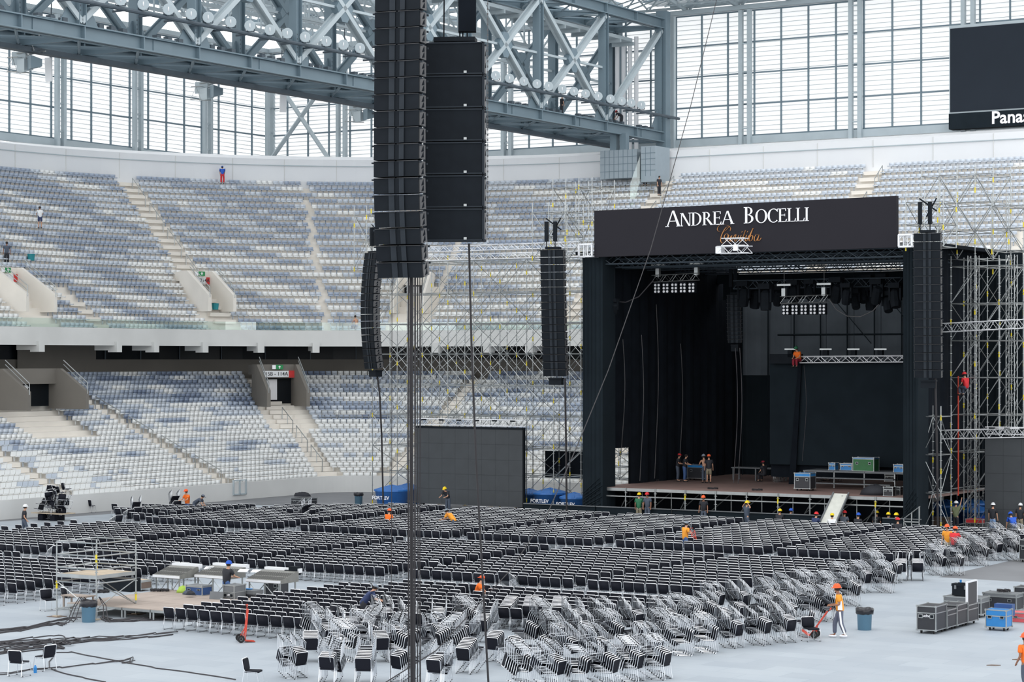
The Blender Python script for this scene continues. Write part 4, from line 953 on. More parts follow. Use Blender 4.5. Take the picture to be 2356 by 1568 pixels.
mb = MB('aluminium'); box_truss(mb, (p[0] - .3, -2.2, p[1] - .45), (q[0] + .25, -2.2, q[1] - .45), .5, .4, .4, .03); mb.box(p[0] - .2, -2.2, p[1] - .45, .35, .5, .4); mb.box((p[0] + q[0]) / 2 + .2, -2.5, p[1] - .35, .3, .1, .35); part('lattice', mb, r_)
for x0, x1, y0, y1, lb in ((1332, 1362, 561, 590, 'silver truss corner cube at the lower left end of the banner'), (2068, 2098, 539, 567, 'silver truss corner cube at the lower right end of the banner')):
    a0, z0 = onb(x0, y1, -1.3); a1, z1 = onb(x1, y0, -1.3); mb = MB('aluminium'); w_ = (a1 - a0)
    for z in (z0, z1):
        for y in (-1.3, -.5): mb.b2(a0, a1, y - .05, y + .05, z - .05, z + .05)
        for x in (a0, a1): mb.b2(x - .05, x + .05, -1.3, -.5, z - .05, z + .05)
    for x in (a0, a1):
        for y in (-1.3, -.5): mb.b2(x - .05, x + .05, y - .05, y + .05, z0, z1)
    for f in (.35, .65): mb.tube((a0 + w_ * f, -1.3, z0), (a0 + w_ * f, -1.3, z1), .03, 4)
    mb.tube((a0, -1.3, z1 - .3), (a0 + .3, -1.3, z1), .03, 4); mb.tube((a1, -1.3, z0 + .3), (a1 - .3, -1.3, z0), .03, 4); solo('truss_corner', mb, lb, 'truss corner', S0)
# lighting trusses with banks of lamps
def lampbar(label, xa, ya, xb, yb, b, hang, n=5):
    r_, p, q = truss_thing(label, xa, ya, xb, yb, b, .3, .42, 'galvanised', .35, .022)
    for i in range(n):
        a = p[0] + (q[0] - p[0]) * (i + .6) / (n + .3); z = p[1] - .5; mb = MB('speaker_black'); mb.b2(a - .22, a + .22, b - .1, b + .15, z - .4, z + .25); l = part('blinder_lamp', mb, r_)
        mb = MB('lamp_glass'); mb.use('white_paint')
        for dx in (-.12, .12):
            for k in range(3): mb.lathe([(.0, -.03), (.075, -.02), (.08, .02)], (a + dx, b - .13, z + .1 - k * .2), 8, 'y')
        part('bulb', mb, l)
    for x, y0, y1 in hang:
        mb = MB('galvanised'); a, z0 = onb(x, y0, b); z1 = onb(x, y1, b)[1]; mb.tube((a, b, z0), (a, b, z1), .02, 4); mb.b2(a - .45, a + .45, b - .06, b + .06, z0 + .75, z0 + .87); mb.b2(a - .12, a + .12, b - .12, b + .12, z0 + .1, z0 + .6); part('hoist', mb, r_)
    return r_
lampbar('silver lighting truss with five lamp banks at the upper left of the stage', 1502, 641, 1607, 636, 3, ((1514, 640, 605), (1603, 636, 605)))
lampbar('silver lighting truss with five lamp banks above the middle of the stage', 1797, 690, 1908, 686, 5, ((1804, 686, 590), (1896, 684, 590)))
def movhead(x, y, b, label, tilt=.3, big=1.0):
    a, z = onb(x, y, b); r_ = thing('moving_light', label, 'stage light', st(a, b, z), A, 'black moving lights in the stage roof')
    mb = MB('speaker_black'); mb.box(0, 0, .42 * big, .42 * big, .38 * big, .18 * big); mb.tube((0, 0, .4 * big), (0, 0, max(.5, (16.0 if b < 2 else z + .9) - z)), .025, 4); part('base', mb, r_)
    mb = MB('speaker_black')
    for sx_ in (-1, 1): mb.box(sx_ * .2 * big, 0, .15 * big, .06 * big, .14 * big, .5 * big)
    part('yoke', mb, r_); mb = MB('speaker_black'); mb.lathe([(.10 * big, .28 * big), (.17 * big, .2 * big), (.19 * big, -.2 * big), (.17 * big, -.36 * big)], (0, 0, 0), 9); o = part('head', mb, r_); o.rotation_euler = (tilt, tilt * .8, 0)
rngl = random.Random(5); words2 = 'left'
mvx = [(1712, 672), (1738, 676), (1762, 680), (1790, 676), (1826, 668), (1864, 664), (1948, 672), (1968, 684), (1986, 668), (2004, 682), (2018, 668), (2042, 690), (2060, 676), (1925, 664), (2030, 652), (1996, 654)]
for i, (x, y) in enumerate(sorted(mvx)):
    movhead(x, y + 8, 6 + rngl.uniform(-1, 2), 'black moving light hanging in the stage roof, number %d from the left of the row' % (i + 1), rngl.uniform(-.6, .6), rngl.uniform(1.4, 1.9))
for x, y, lb in ((1380, 706, 'leftmost grey moving light low inside the stage opening'), (1392, 712, 'second grey moving light beside the leftmost one'), (1414, 708, 'third dark moving light at stage left')): movhead(x, y, .9, lb, .5, 1.1)
r_, p, q = truss_thing('short dark truss piece carrying the moving lights at stage left', 1366, 690, 1398, 688, .9, .3, .4, 'speaker_side', .35); 
truss_thing('black truss above the hanging moving lights, right of the small loudspeaker hang', 1690, 655, 2074, 648, 7, .4, .5, 'steel_dark', .5, .035)
for (pts, b, lb) in (([(1392, 680), (1410, 693), (1440, 695), (1470, 682), (1503, 645)], 1.5, 'drooping cable at the upper left of the stage opening'), ([(1908, 688), (1925, 712), (1950, 727), (1980, 728), (2008, 715), (2022, 700)], 4.6, 'pale drooping cable at the upper right of the stage')):
    mb = MB('speaker_side' if b > 4 else 'cable_dark'); P = [onb(x, y, b) for x, y in pts]; mb.path([(a, b, z) for a, z in P], .035, 5); solo('hanging_cable', mb, lb, 'cable', S0)
for i, (x, y0, y1, b) in enumerate(((1433, 780, 1045, 2), (1476, 770, 1106, 3), (1510, 700, 1100, 5), (1566, 790, 1085, 8), (1692, 800, 1110, 3.5), (1702, 800, 1112, 3.5), (1850, 840, 1060, 9))):
    mb = MB('speaker_side' if i < 4 else 'cable_dark'); a, z0 = onb(x, y0, b); z1 = max(DZ, onb(x, y1, b)[1]); mb.path([(a + .15 * math.sin(k * .5), b, z0 + (z1 - z0) * k / 8) for k in range(9)], .022, 4); solo('hanging_cable', mb, 'thin cable hanging on the dark stage, %s of seven from the left' % ('first', 'second', 'third', 'fourth', 'fifth', 'sixth', 'seventh')[i], 'cable', S0)
# rear video wall with its silver truss and hoists
b = 9.0; a0, zt = onb(1771, 836, b); a1 = onb(2110, 836, b)[0]; r_ = thing('video_wall', 'large black rear video wall under the silver truss', 'video screen', S0, A)
mb = MB('drape_slate'); mb.b2(a0, a1, b, b + .3, DZ + 1.2, zt); part('panel', mb, r_); mb = MB('drape_black'); mb.b2(a0 - .05, a1, b + .3, b + .6, DZ + .4, zt + .2); part('frame', mb, r_)
mb = MB('drape_black'); ax = onb(1838, 870, b - .2)[0]; mb.prism([(ax, b - .2, zt + .6), (ax + .2, b - .2, zt + .6), (ax - .25, b - .2, DZ), (ax - .7, b - .2, DZ)], (0, .08, 0)); solo('hanging_cloth', mb, 'narrow black cloth hanging from the silver truss down the video wall', 'cloth', S0)
r_, p, q = truss_thing('long bright silver truss above the rear video wall', 1843, 827, 2100, 825, b - .3, .4, .38, 'aluminium', .45, .04)
mb = MB('speaker_black'); k0 = onb(1774, 826, b - .3)[0]; mb.b2(k0, p[0], b - .5, b, zt, zt + .6); part('black_section', mb, r_)
for x in (1820, 1901, 1965, 2027):
    a, z = onb(x, 803, b - .3); mb = MB('galvanised'); mb.b2(a - .4, a + .4, b - .4, b - .3, z - .05, z + .05); mb.tube((a, b - .35, z), (a, b - .35, z - .1), .02, 4); mb.use('speaker_black'); mb.b2(a - .15, a + .15, b - .5, b - .2, z - .5, z - .05); mb.tube((a, b - .3, z), (a, b - .3, 15.5), .015, 4); part('hoist', mb, r_)

# ------------------------------------------------------------------ loudspeaker hangs
def cabinet(wd, hh, dp, sub=False, pl=True):
    c = MB('speaker_black'); f = -dp / 2
    if sub: c.box(0, 0, 0, wd, dp, hh * .96)
    else: c.prism([(-wd / 2, f, -hh * .47), (-.03, f + .07, -hh * .47), (.03, f + .07, -hh * .47), (wd / 2, f, -hh * .47), (wd / 2, 0, -hh * .47), (wd * .3, dp / 2, -hh * .47), (-wd * .3, dp / 2, -hh * .47), (-wd / 2, 0, -hh * .47)], (0, 0, hh * .94))
    g = MB('speaker_strip')
    if sub:
        for x in (-1, 1): g.b2(x * wd / 2 - .03, x * wd / 2 + .03, f - .02, f + .04, -hh * .48, hh * .48)
        g.b2(-wd / 2, wd / 2, f - .02, f + .03, hh * .44, hh * .485); g.b2(-wd / 2, wd / 2, f - .02, f + .03, -hh * .485, -hh * .44)
        g.use('galvanised'); g.b2(wd * .17, wd * .22, f - .03, f, -hh * .45, -hh * .38)
    else:
        for s_ in (-1, 1): g.prism([(s_ * .07, f + .045, -hh * .45), (s_ * .07, f + .045, hh * .45), (s_ * .22, f + .02, hh * .45), (s_ * .22, f + .02, -hh * .45)], (0, -.012, 0))
        g.use('speaker_side'); g.b2(-wd / 2, -.03, f - .01, f + .02, hh * .45, hh * .47); g.b2(.03, wd / 2, f - .01, f + .02, hh * .45, hh * .47)
    s_ = MB('speaker_side')
    for sg in (-1, 1):
        x = sg * (wd / 2 + .012); s_.use('speaker_side'); s_.box(x, -dp * .1, 0, .025, dp * .62, hh * .86)
        s_.use('drape_black'); x = sg * (wd / 2 + .03)
        for o_ in (-.12, .1): s_.prism([(x, -dp * .1 - .1, o_ * hh * 1.6 - .08), (x, -dp * .1 + .06, o_ * hh * 1.6 - .05), (x, -dp * .1 + .04, o_ * hh * 1.6 + .09)], (sg * .004, 0, 0))
        s_.use('speaker_strip'); s_.box(sg * (wd / 2 + .05), f + .06, hh * .38, .06, .05, .04); s_.box(sg * (wd / 2 + .05), dp * .25, hh * .3, .04, .05, .05)
    return c.mesh('cabinet'), g.mesh('grille_strip'), s_.mesh('side_plate')
def hang(label, x, y, Z, n, wd, hh, dp, yaw, pitch, sub=False, motor=True, bump=None, smallest=False):
    s_ = F / Z; p = Vector(((x - CX) / s_, Z, H + (HY - y) / s_))
    r = thing('line_array', label, 'loudspeaker hang', p, yaw); ms = cabinet(wd, hh, dp, sub); pos = Vector((0, 0, 0)); prev = 0
    for i in range(n):
        ph = pitch(i); R = Matrix.Rotation(ph, 3, 'X'); pos = pos + R @ Vector((0, 0, -hh / 2))
        c = bpy.data.objects.new('cabinet', ms[0]); COL.objects.link(c); c.parent = r; c.location = pos; c.rotation_euler = (ph, 0, 0)
        for nm, m_ in (('grille', ms[1]), ('side_plate', ms[2])):
            o = bpy.data.objects.new(nm, m_); COL.objects.link(o); o.parent = c
        pos = pos + R @ Vector((0, 0, -hh / 2))
    if motor:
        mb = MB('speaker_black'); mb.b2(-wd * .3, wd * .3, -dp * .4, dp * .4, .02, .16)
        for x_ in (-wd * .30, wd * .08): mb.b2(x_ - .10, x_ + .10, -.12, .12, .5, 1.7); mb.tube((x_, 0, .1), (x_, 0, .5), .03, 4)
        mb.tube((-wd * .33, 0, 1.9), (wd * .33, .1, 1.2), .04, 4); mb.tube((wd * .33, 0, 1.9), (-.1, .1, .9), .04, 4); part('rigging', mb, r)
    else:
        mb = MB('speaker_black'); mb.b2(-wd * .35, wd * .35, -dp * .4, dp * .4, .02, .14)
        for x_ in (-wd * .2, wd * .2): mb.tube((x_, 0, .1), (x_ * .3, 0, 24), .02, 4)
        part('rigging', mb, r)
    if bump:
        mb = MB('speaker_black'); mb.b2(-wd * .28, wd * .28, -.25, .25, -.55, -.12); mb.b2(-wd * .3, wd * .3, -.3, .3, -.2, -.12); o = part('bottom_frame', mb, r); o.location = pos
    return r, pos
hang('main black line array hang nearest the camera, with angled cabinets', 925, -85, 58.6, 19, 1.27, .437, .62, -.36, lambda i: -.02 if i < 12 else -.02 + (i - 11) * .028, motor=False)
hang('black hang of six tall bass cabinets beside the main array', 1048, 100, 60.0, 6, 1.60, .895, .75, -.10, lambda i: 0, True, motor=False)
mb = MB('drape_black'); s_ = F / 60.0
mb.box(0, 0, 0, .48, .3, 1.5); mb.box(.02, 0, .6, .44, .26, .5); mb.tube((-.2, 0, .7), (-.2, .0, -1.2), .02, 4); mb.tube((-.12, 0, -.7), (-.12, 0, -1.2), .02, 4)
p = Vector(((1075 - CX) / s_, 60, H + (HY - 10) / s_)); solo('chain_bag', mb, 'black cloth chain bag hanging above the bass cabinets', 'bag', p, 0)
mb = MB('speaker_side')
for k in range(150): mb.box(0, 0, k * .07, .035 if k % 2 else .012, .012 if k % 2 else .035, .06)
p = Vector(((1122 - CX) * 59.2 / F, 59.2, H + (HY - 545) * 59.2 / F)); solo('hoist_chain', mb, 'steel hoist chain along the right side of the bass cabinets', 'chain', p, 0)
hang('curved black line array at the far left of the scaffold wall', 864, 583, 143, 17, 1.42, .437, .75, -.95, lambda i: -.16 + .02 * i, bump=1)
hang('black line array hanging left of the stage, leaning away', 1273, 574, 134, 17, 1.42, .45, .75, -.32, lambda i: .045 + .004 * i if i < 12 else .09 + (i - 12) * .01, bump=1)
hang('black line array hanging right of the stage in front of the scaffold', 2135, 536, 121, 17, 1.42, .465, .75, -.34, lambda i: .035, bump=1)
hang('small black line array hanging inside the stage', 1690, 678, 139, 12, .80, .25, .5, -.3, lambda i: .02 + .012 * i, bump=1)
# cables and ropes in front of everything
def cable(label, pts, r, m='cable_black', name='hanging_cable'):
    mb = MB(m); mb.path([Vector(((x - CX) * Z / F, Z, H + (HY - y) * Z / F)) for x, y, Z in pts], r, 6); return solo(name, mb, label, 'cable', (0, 0, 0), 0)
cable('thick black cable bundle hanging from the main array to the floor', [(947, 620, 58.9), (946, 900, 58.9), (947, 1200, 58.9), (949, 1690, 58.9)], .055)
cable('second black cable beside the thick bundle, on its left', [(940, 620, 58.7), (939, 1000, 58.7), (941, 1690, 58.7)], .02)
cable('third black cable close to the right of the thick bundle', [(955, 620, 58.7), (955, 1000, 58.7), (954, 1690, 58.7)], .024)
cable('fourth thin cable hanging right of the bundle', [(961, 620, 59), (960, 1000, 59), (962, 1300, 59), (960, 1680, 59)], .014)
cable('fifth thin cable hanging furthest right of the bundle', [(966, 620, 59.3), (966, 1680, 59.3)], .012)
cable('lone thin cable left of the bundle running down to the stacked chairs', [(902, 640, 60), (901, 1200, 60), (898, 1660, 60)], .010)
cable('slanting black cable from the bass cabinets to the floor on the right', [(1079, 560, 60.2), (1085, 800, 60.2), (1095, 1050, 60.2), (1106, 1250, 60.2), (1117, 1450, 60.2), (1129, 1665, 60.2)], .03)
cable('thin slack cable right of the main array', [(975, 560, 60), (969, 700, 60), (966, 1200, 60), (968, 1660, 60)], .012)
cable('black cable hanging from the far left array to the floor', [(866, 850, 143), (873, 900, 143), (878, 1000, 143), (882, 1170, 143)], .06)
cable('black cable hanging from the array left of the stage', [(1300, 870, 134), (1302, 1000, 134), (1304, 1190, 134)], .06)
cable('dark cable hanging from the array right of the stage', [(2152, 870, 121), (2156, 1050, 121), (2158, 1240, 121)], .06)
cable('long black rope slanting from the roof across the stage to the lower left', [(1656, -30, 118), (1590, 240, 108), (1497, 573, 98), (1400, 850, 90), (1330, 1020, 84), (1260, 1180, 76), (1175, 1310, 72), (1003, 1496, 66), (860, 1586, 62)], .018)
# side video screens, water tanks, blockers
def screen(label, x0, x1, y0, y1, b, tr=True):
    a0, zt = onb(x0, y0, b); a1 = onb(x1, y0, b)[0]; zb = max(.3, onb(x0, y1, b)[1]); r = thing('video_screen', label, 'video screen', S0, A)
    mb = MB('led_grey'); n = max(2, round((a1 - a0) / 1.0)); mz = max(2, round((zt - zb) / 1.0))
    for i in range(n):
        for k in range(mz): mb.b2(a0 + (a1 - a0) * i / n + .004, a0 + (a1 - a0) * (i + 1) / n - .004, b, b + .12, zb + (zt - zb) * k / mz + .004, zb + (zt - zb) * (k + 1) / mz - .004)
    part('panel', mb, r); mb = MB('speaker_black'); mb.b2(a0 - .05, a1 + .05, b + .1, b + .3, zb, zt + .12); mb.b2(a0, a1, b - .02, b, zt - .02, zt + .1)
    for q in (a0 + .3, a1 - .3): mb.b2(q - .1, q + .1, b + .1, b + .5, 0, zb)
    part('frame', mb, r)
    mb = MB('aluminium'); box_truss(mb, (a0, b + .2, zt + .4), (a1, b + .2, zt + .4), .35, .4, .38, .03)
    part('truss', mb, r)
    mb = MB('speaker_black')
    for k in range(6): x = a0 + (a1 - a0) * (k + .5) / 6; mb.box(x, b - .1, zt + .55, .35, .08, .1)
    part('clamp', mb, r)
screen('large grey video screen standing left of the stage, behind the cables', 957, 1202, 983, 1158, 5.8)
screen('grey video screen right of the stage, cut by the photo edge', 2266, 2480, 1006, 1210, 4.9)
mb = MB('drape_black'); a0, z1 = onb(1254, 1036, 11.6); a1, z0 = onb(1338, 1100, 11.6); mb.b2(a0, a1 + .3, 11.6, 11.7, z0, z1); solo('blackout_panel', mb, 'black cloth panel on the scaffold left of the stage', 'panel', S0)
def tank(x, y, r0, b, label, txt=None):
    p = G(x, y); r = thing('water_tank', label, 'water tank', p, A, 'blue water tanks'); hh = r0 * .95
    mb = MB('blue_tank'); mb.lathe([(r0 * .82, 0), (r0, hh), (r0 * 1.05, hh), (r0 * 1.05, hh + .06)], (0, 0, 0), 20); part('tub', mb, r, True)
    mb = MB('blue_tank'); mb.lathe([(r0 * 1.07, hh + .02), (r0 * 1.05, hh + .12), (r0 * .5, hh + .3), (.02, hh + .38)], (0, 0, 0), 20)
    for k in range(6): t = k * math.pi / 3; mb.tube((r0 * math.cos(t), r0 * math.sin(t), hh + .12), (0, 0, hh + .4), .04, 4)
    part('lid', mb, r)
    if txt: mb = MB('white_paint'); o = part('lettering', text_mesh('FORTLEV', .34, .01, .012), r, loc=(-.15, -r0 * .98, hh * .62))
for x, y, r0, lb, tx in ((902, 1166, 1.15, 'blue water tank lettered FORTLEV, leftmost one left of the grey screen', 1), (938, 1160, 1.1, 'blue water tank behind the leftmost one', 0), (1218, 1168, .95, 'blue water tank just right of the grey screen', 0),
        (1266, 1174, 1.15, 'blue water tank with a peaked lid, middle of three right of the screen', 1), (1322, 1178, .95, 'blue water tank nearest the black stage tower, with white lettering', 1),
        (2178, 1206, 1.15, 'big blue water tank under the right scaffold, beside the man in olive', 0), (2235, 1204, 1.25, 'tall blue water tank behind the man in olive', 0), (2246, 1210, .9, 'flat blue water tank next to the right screen', 0)): tank(x, y, r0, 0, lb, tx)
# low black barrier before the stage
for i, (x0, x1) in enumerate(((1205, 1370), (1372, 1545), (1547, 1720), (1722, 1890), (2030, 2120))):
    b = -1.0; a0 = onb(x0, 1160, b)[0]; a1 = onb(x1, 1160, b)[0]; r = thing('crowd_barrier', 'low black barrier section before the stage, number %d from the left' % (i + 1), 'barrier', st(a0, b), A, 'black barrier sections')
    mb = MB('drape_slate'); mb.b2(0, a1 - a0 - .03, 0, .06, .04, 1.05); part('panel', mb, r); mb = MB('case_grey'); mb.b2(0, a1 - a0 - .03, -.06, .12, 1.05, 1.1); part('top_rail', mb, r); mb = MB('speaker_black'); mb.b2(0, a1 - a0 - .03, -.75, .0, 0, .5); part('step', mb, r)
mb = MB('galvanised'); a0 = onb(2080, 1180, -1)[0]
for k in range(3): mb.b2(a0 + k * .45, a0 + k * .45 + .05, -1.1, -1, 0, 1.1 + k * .35)
for z in (.5, .9): mb.b2(a0, a0 + .95, -1.1, -1.0, z, z + .06)
mb.tube((a0, -1, 1.1), (a0 + .95, -1, 1.8), .03, 4); mb.tube((a0, -1, .9), (a0 + .5, -1, .1), .03, 4); solo('stair_frame', mb, 'small white stair frame at the foot of the right black tower', 'stair', S0)
# ramp
pt = onb(1916, 1137, 0)[0]; pt2 = onb(1951, 1137, 0)[0]; q0, q1 = gab(1880, 1208); q2, q3 = gab(1914, 1212)
r = thing('loading_ramp', 'pale metal loading ramp leaning on the front edge of the stage', 'ramp', S0, A); mb = MB('ramp_white'); q1 = q3 = -3.4
q0, q2 = onb(1872, 1210, q1)[0], onb(1910, 1210, q1)[0]
mb.prism([(q0, q1, 0.02), (q2, q1, 0.02), (pt2, .1, DZ + .04), (pt, .1, DZ + .04)], (0, 0, .05)); part('ramp_plate', mb, r)
for (xa, xb) in ((q0, pt), (q2, pt2)): mb = MB('case_grey'); mb.prism([(xa - .04, q1, .02), (xa + .04, q1, .02), (xb + .04, .1, DZ + .04), (xb - .04, .1, DZ + .04)], (0, 0, .14)); part('side_rail', mb, r)
# ------------------------------------------------------------------ flight cases, bins, trucks
def case(label, p, w_, d, h, m='case_black', rz=A, wheels=True, lid=.28, txt=None, top=None, stack=False, cat='flight case', open_=False, group=None):
    r = thing('flight_case', label, cat, p, rz, group); z0 = .14 if wheels else .0
    mb = MB(m); mb.b2(0, w_, 0, d, z0, z0 + h); bd = part('body', mb, r)
    if top: mb = MB(top); mb.b2(0, w_, 0, d, z0 + h * (1 - lid) + .01, z0 + h + .01); mb.b2(-.004, w_ + .004, -.004, d + .004, z0 + h * (1 - lid), z0 + h); part('lid', mb, r)
    mb = MB('galvanised'); e = .018
    for x in (0, w_):
        for y in (0, d): mb.b2(x - e, x + e, y - e, y + e, z0, z0 + h)
        for z in (z0, z0 + h, z0 + h * (1 - lid)): mb.b2(x - e * .8, x + e * .8, 0, d, z - e, z + e)
    for y in (0, d):
        for z in (z0, z0 + h, z0 + h * (1 - lid)): mb.b2(0, w_, y - e * .8, y + e * .8, z - e, z + e)
    for x in (0, w_):
        for y in (0, d):
            for z in (z0, z0 + h): mb.box(x, y, z, .07, .07, .07)
    part('edge_trim', mb, r)
    for x in (w_ * .2, w_ * .8):
        mb = MB('galvanised'); mb.b2(x - .08, x + .08, -.035, 0, z0 + h * .5, z0 + h * .68); mb.use('speaker_black'); mb.b2(x - .06, x + .06, -.04, -.03, z0 + h * .53, z0 + h * .65); part('latch', mb, r)
    if wheels:
        for x in (.12, w_ - .12):
            for y in (.12, d - .12): mb = MB('rubber'); mb.lathe([(.055, -.025), (.055, .025)], (x, y, .055), 8, 'x'); mb.box(x, y, .12, .1, .1, .04); part('caster', mb, r)
    if txt: part('lettering', text_mesh(txt, w_ * .2, .004, .012, shear=.2), r, loc=(w_ * .5, -.012, z0 + h * .6))
    return r
def gp(x, y, h=0): return G(x, y, h)
c0 = gp(2110, 1456)
case('nearest black flight case with white lettering, in the row at right', c0, .72, 1.05, .86, txt='loudness')
case('second black flight case in the row at right, lowest one', c0 + V * 1.08, .74, .95, .62)
case('third black flight case in the row at right', c0 + V * 2.06, .76, 1.05, .72)
fc = case('fourth black flight case in the row at right, with its lid standing open', c0 + V * 3.14, .78, 1.05, .62)
mb = MB('case_black'); mb.b2(.70, .76, 0, 1.0, .8, 1.62); mb.use('aluminium'); mb.b2(.69, .77, -.03, .03, .78, 1.64); mb.b2(.69, .77, .98, 1.04, .78, 1.64); mb.b2(.69, .77, 0, 1, 1.6, 1.65); part('open_lid', mb, fc)
c1 = gp(2172, 1416); case('grey topped flat flight case behind the row, carrying a plastic tool box', c1 + ZZ * .0, 1.5, .9, .62, 'case_black', top='case_grey')
r = thing('tool_box', 'black plastic tool box on a flight case with a blue cup on top', 'tool box', c1 + U * .25 + V * .2 + ZZ * .80, A); mb = MB('speaker_black'); mb.b2(0, .66, 0, .4, 0, .36); part('body', mb, r); mb = MB('speaker_black'); mb.b2(-.02, .68, -.02, .42, .36, .46); mb.b2(.2, .46, .1, .2, .46, .5); part('lid', mb, r); mb = MB('case_grey')
for x in (.1, .5): mb.b2(x, x + .08, -.04, 0, .25, .4)
part('latch', mb, r)
mb = MB('case_blue'); mb.lathe([(.035, 0), (.045, .1)], (0, 0, 0), 8); solo('cup', mb, 'small blue cup on the black plastic tool box', 'cup', c1 + U * .55 + V * .35 + ZZ * 1.3, 0)
c2 = gp(2262, 1407); r = case('long black flight case with grey lid behind the blue case, cable on top', c2, 1.35, .8, .62, top='case_grey', lid=.2)
def coil(name, label, p, rr, n, m='cable_black'):
    mb = MB(m); P = [(rr * (1 + .12 * math.sin(k * 1.3)) * math.cos(k * .5), rr * .8 * (1 + .1 * math.cos(k * .9)) * math.sin(k * .5), .03 + .012 * (k % 7)) for k in range(n)]
    mb.path(P, .018, 5); return solo(name, mb, label, 'cable', p, A)
coil('cable_coil', 'black cable coiled on the long flight case at right', c2 + U * .7 + V * .4 + ZZ * .79, .25, 50)
c3 = gp(2334, 1399); case('black flight case at the right edge, with grey edging', c3, 1.2, .8, .72, lid=.3)
case('flight case cut by the right photo edge beside the last chair stacks', gp(2346, 1292), .9, .7, .95)
bc = case('bright blue flight case with lighter lid on the grey floor at right', gp(2268, 1449), .78, .62, .62, 'case_blue', top='case_blue', lid=.35)
mb = MB('case_navy'); mb.b2(.1, .78, .62, .95, .5, .93); part('inner_tray', mb, bc)
case('flat pink-red flight case at the right edge behind the blue one', gp(2322, 1430), 1.3, .8, .36, 'case_pink', wheels=False, lid=.5)
def bin_(label, p, bag=True):
    r = thing('rubbish_bin', label, 'rubbish bin', p, 0); mb = MB('bin_blue'); mb.lathe([(.25, 0), (.28, .72), (.30, .72), (.30, .76), (.27, .76), (.24, .1)], (0, 0, 0), 20); part('tub', mb, r, True)
    mb = MB('bag_black'); n = 24; ring = []
    mb.lathe([(.31, .60), (.33, .68), (.335, .77), (.30, .82), (.22, .79), (.15, .74), (.02, .72)], (0, 0, 0), n)
    rg = random.Random(int(p.x * 10)); mb.v = [(x * (1 + rg.uniform(-.05, .07)), y * (1 + rg.uniform(-.05, .07)), z + rg.uniform(-.03, .03)) for x, y, z in mb.v]; part('bin_liner', mb, r, True); return r
bin_('blue-grey rubbish bin with black liner, right of the man with the hand truck', gp(1989, 1448)); bin_('blue-grey rubbish bin full of cables at the scaffold tower, left', gp(204, 1430)); bin_('blue-grey rubbish bin far off in front of the corner stairs', gp(825, 1160))
def truck(label, p, rz, tilt, folded=False):
    r = thing('hand_truck', label, 'hand truck', p, rz, None); f = bpy.data.objects.new('frame', None)
    def T(x, y, z): c_, s__ = math.cos(tilt), math.sin(tilt); return (x, y * c_ - (z - .13) * s__, y * s__ + (z - .13) * c_ + .13)
    mb = MB('red_paint')
    for x in (-.17, .17): mb.path([T(x, 0, .08), T(x, 0, 1.15), T(x * .8, -.06, 1.3), T(x * .4, -.02, 1.32)], .02, 6)
    for z in (.35, .6, .85, 1.1): mb.tube(T(-.17, 0, z), T(.17, 0, z), .014, 5)
    for x in (-.06, .06): mb.tube(T(x, 0, .35), T(x, 0, 1.1), .01, 4)
    for x in (-.17, .17): mb.tube(T(x, 0, .5), (x, -.16, .14), .013, 5); mb.tube(T(x, 0, .12), (x, -.16, .14), .015, 5)
    part('frame', mb, r); mb = MB('red_paint'); a_, b_ = T(-.2, .02, .06), T(.2, .38, .06)
    mb.prism([T(-.2, .0, .05), T(.2, .0, .05), T(.2, .36, .05), T(-.2, .36, .05)], (0, 0, .015)); part('toe_plate', mb, r)
    for x in (-.24, .24):
        mb = MB('rubber'); mb.lathe([(.07, -.03), (.13, -.035), (.135, 0), (.13, .035), (.07, .03)], (x, -.16, .135), 14, 'x'); wl = part('wheel', mb, r); mb = MB('case_grey'); mb.lathe([(.0, -.025), (.06, -.032), (.06, .032), (.0, .025)], (x, -.16, .135), 10, 'x'); part('hub', mb, wl)
    mb = MB('rubber'); mb.tube(T(-.17, -.02, 1.2), T(-.1, -.05, 1.31), .026, 6); mb.tube(T(.17, -.02, 1.2), T(.1, -.05, 1.31), .026, 6); part('grip', mb, r); return r
truck('red hand truck standing upright alone on the floor left of the stacks', gp(563, 1476), math.radians(-75), -.1)
truck('red hand truck tilted back and held by the man in orange at right', gp(1866, 1466) , math.radians(72), .62)
truck('red hand truck standing among the rows beside the man with the phone', gp(1603, 1272), math.radians(-130), .25)

# ------------------------------------------------------------------ mixing platform and the scaffold tower
FH = .42
fa, fb = gab(412, 1406, FH); r = thing('mixing_platform', 'low wooden mixing platform on short metal legs', 'platform', S0, A)
a_l = gab(236, 1388, FH)[0]; nP = 4; wP = (fa - a_l) / 3
for i in range(4):
    for j in range(3):
        x0 = fa - (i + 1) * wP; y0 = fb + j * 2.0
        mb = MB('deck_wood'); mb.b2(x0 + .01, x0 + wP - .01, y0 + .01, y0 + 1.98, FH - .03, FH); mb.use('galvanised'); mb.b2(x0 + .01, x0 + wP - .01, y0 + .01, y0 + .05, FH - .12, FH - .03); mb.b2(x0 + wP - .05, x0 + wP - .01, y0 + .01, y0 + 1.98, FH - .12, FH - .03); dk = part('deck_panel', mb, r)
        for q in (.08, wP - .08): mb = MB('galvanised'); mb.tube((x0 + q, y0 + .1, 0), (x0 + q, y0 + .1, FH - .05), .045, 6); part('leg', mb, dk)
s = Scaf('small galvanised scaffold tower with a plank deck beside the mixing platform', name='scaffold_tower')
A0, A1, B0, B1 = 6.7, 8.75, -53.9, -51.65
for i, (a, b) in enumerate(((A0, B0), (A1, B0), (A1, B1), (A0, B1))): s.post(a, b, 0.02, 2.85, i + 1)
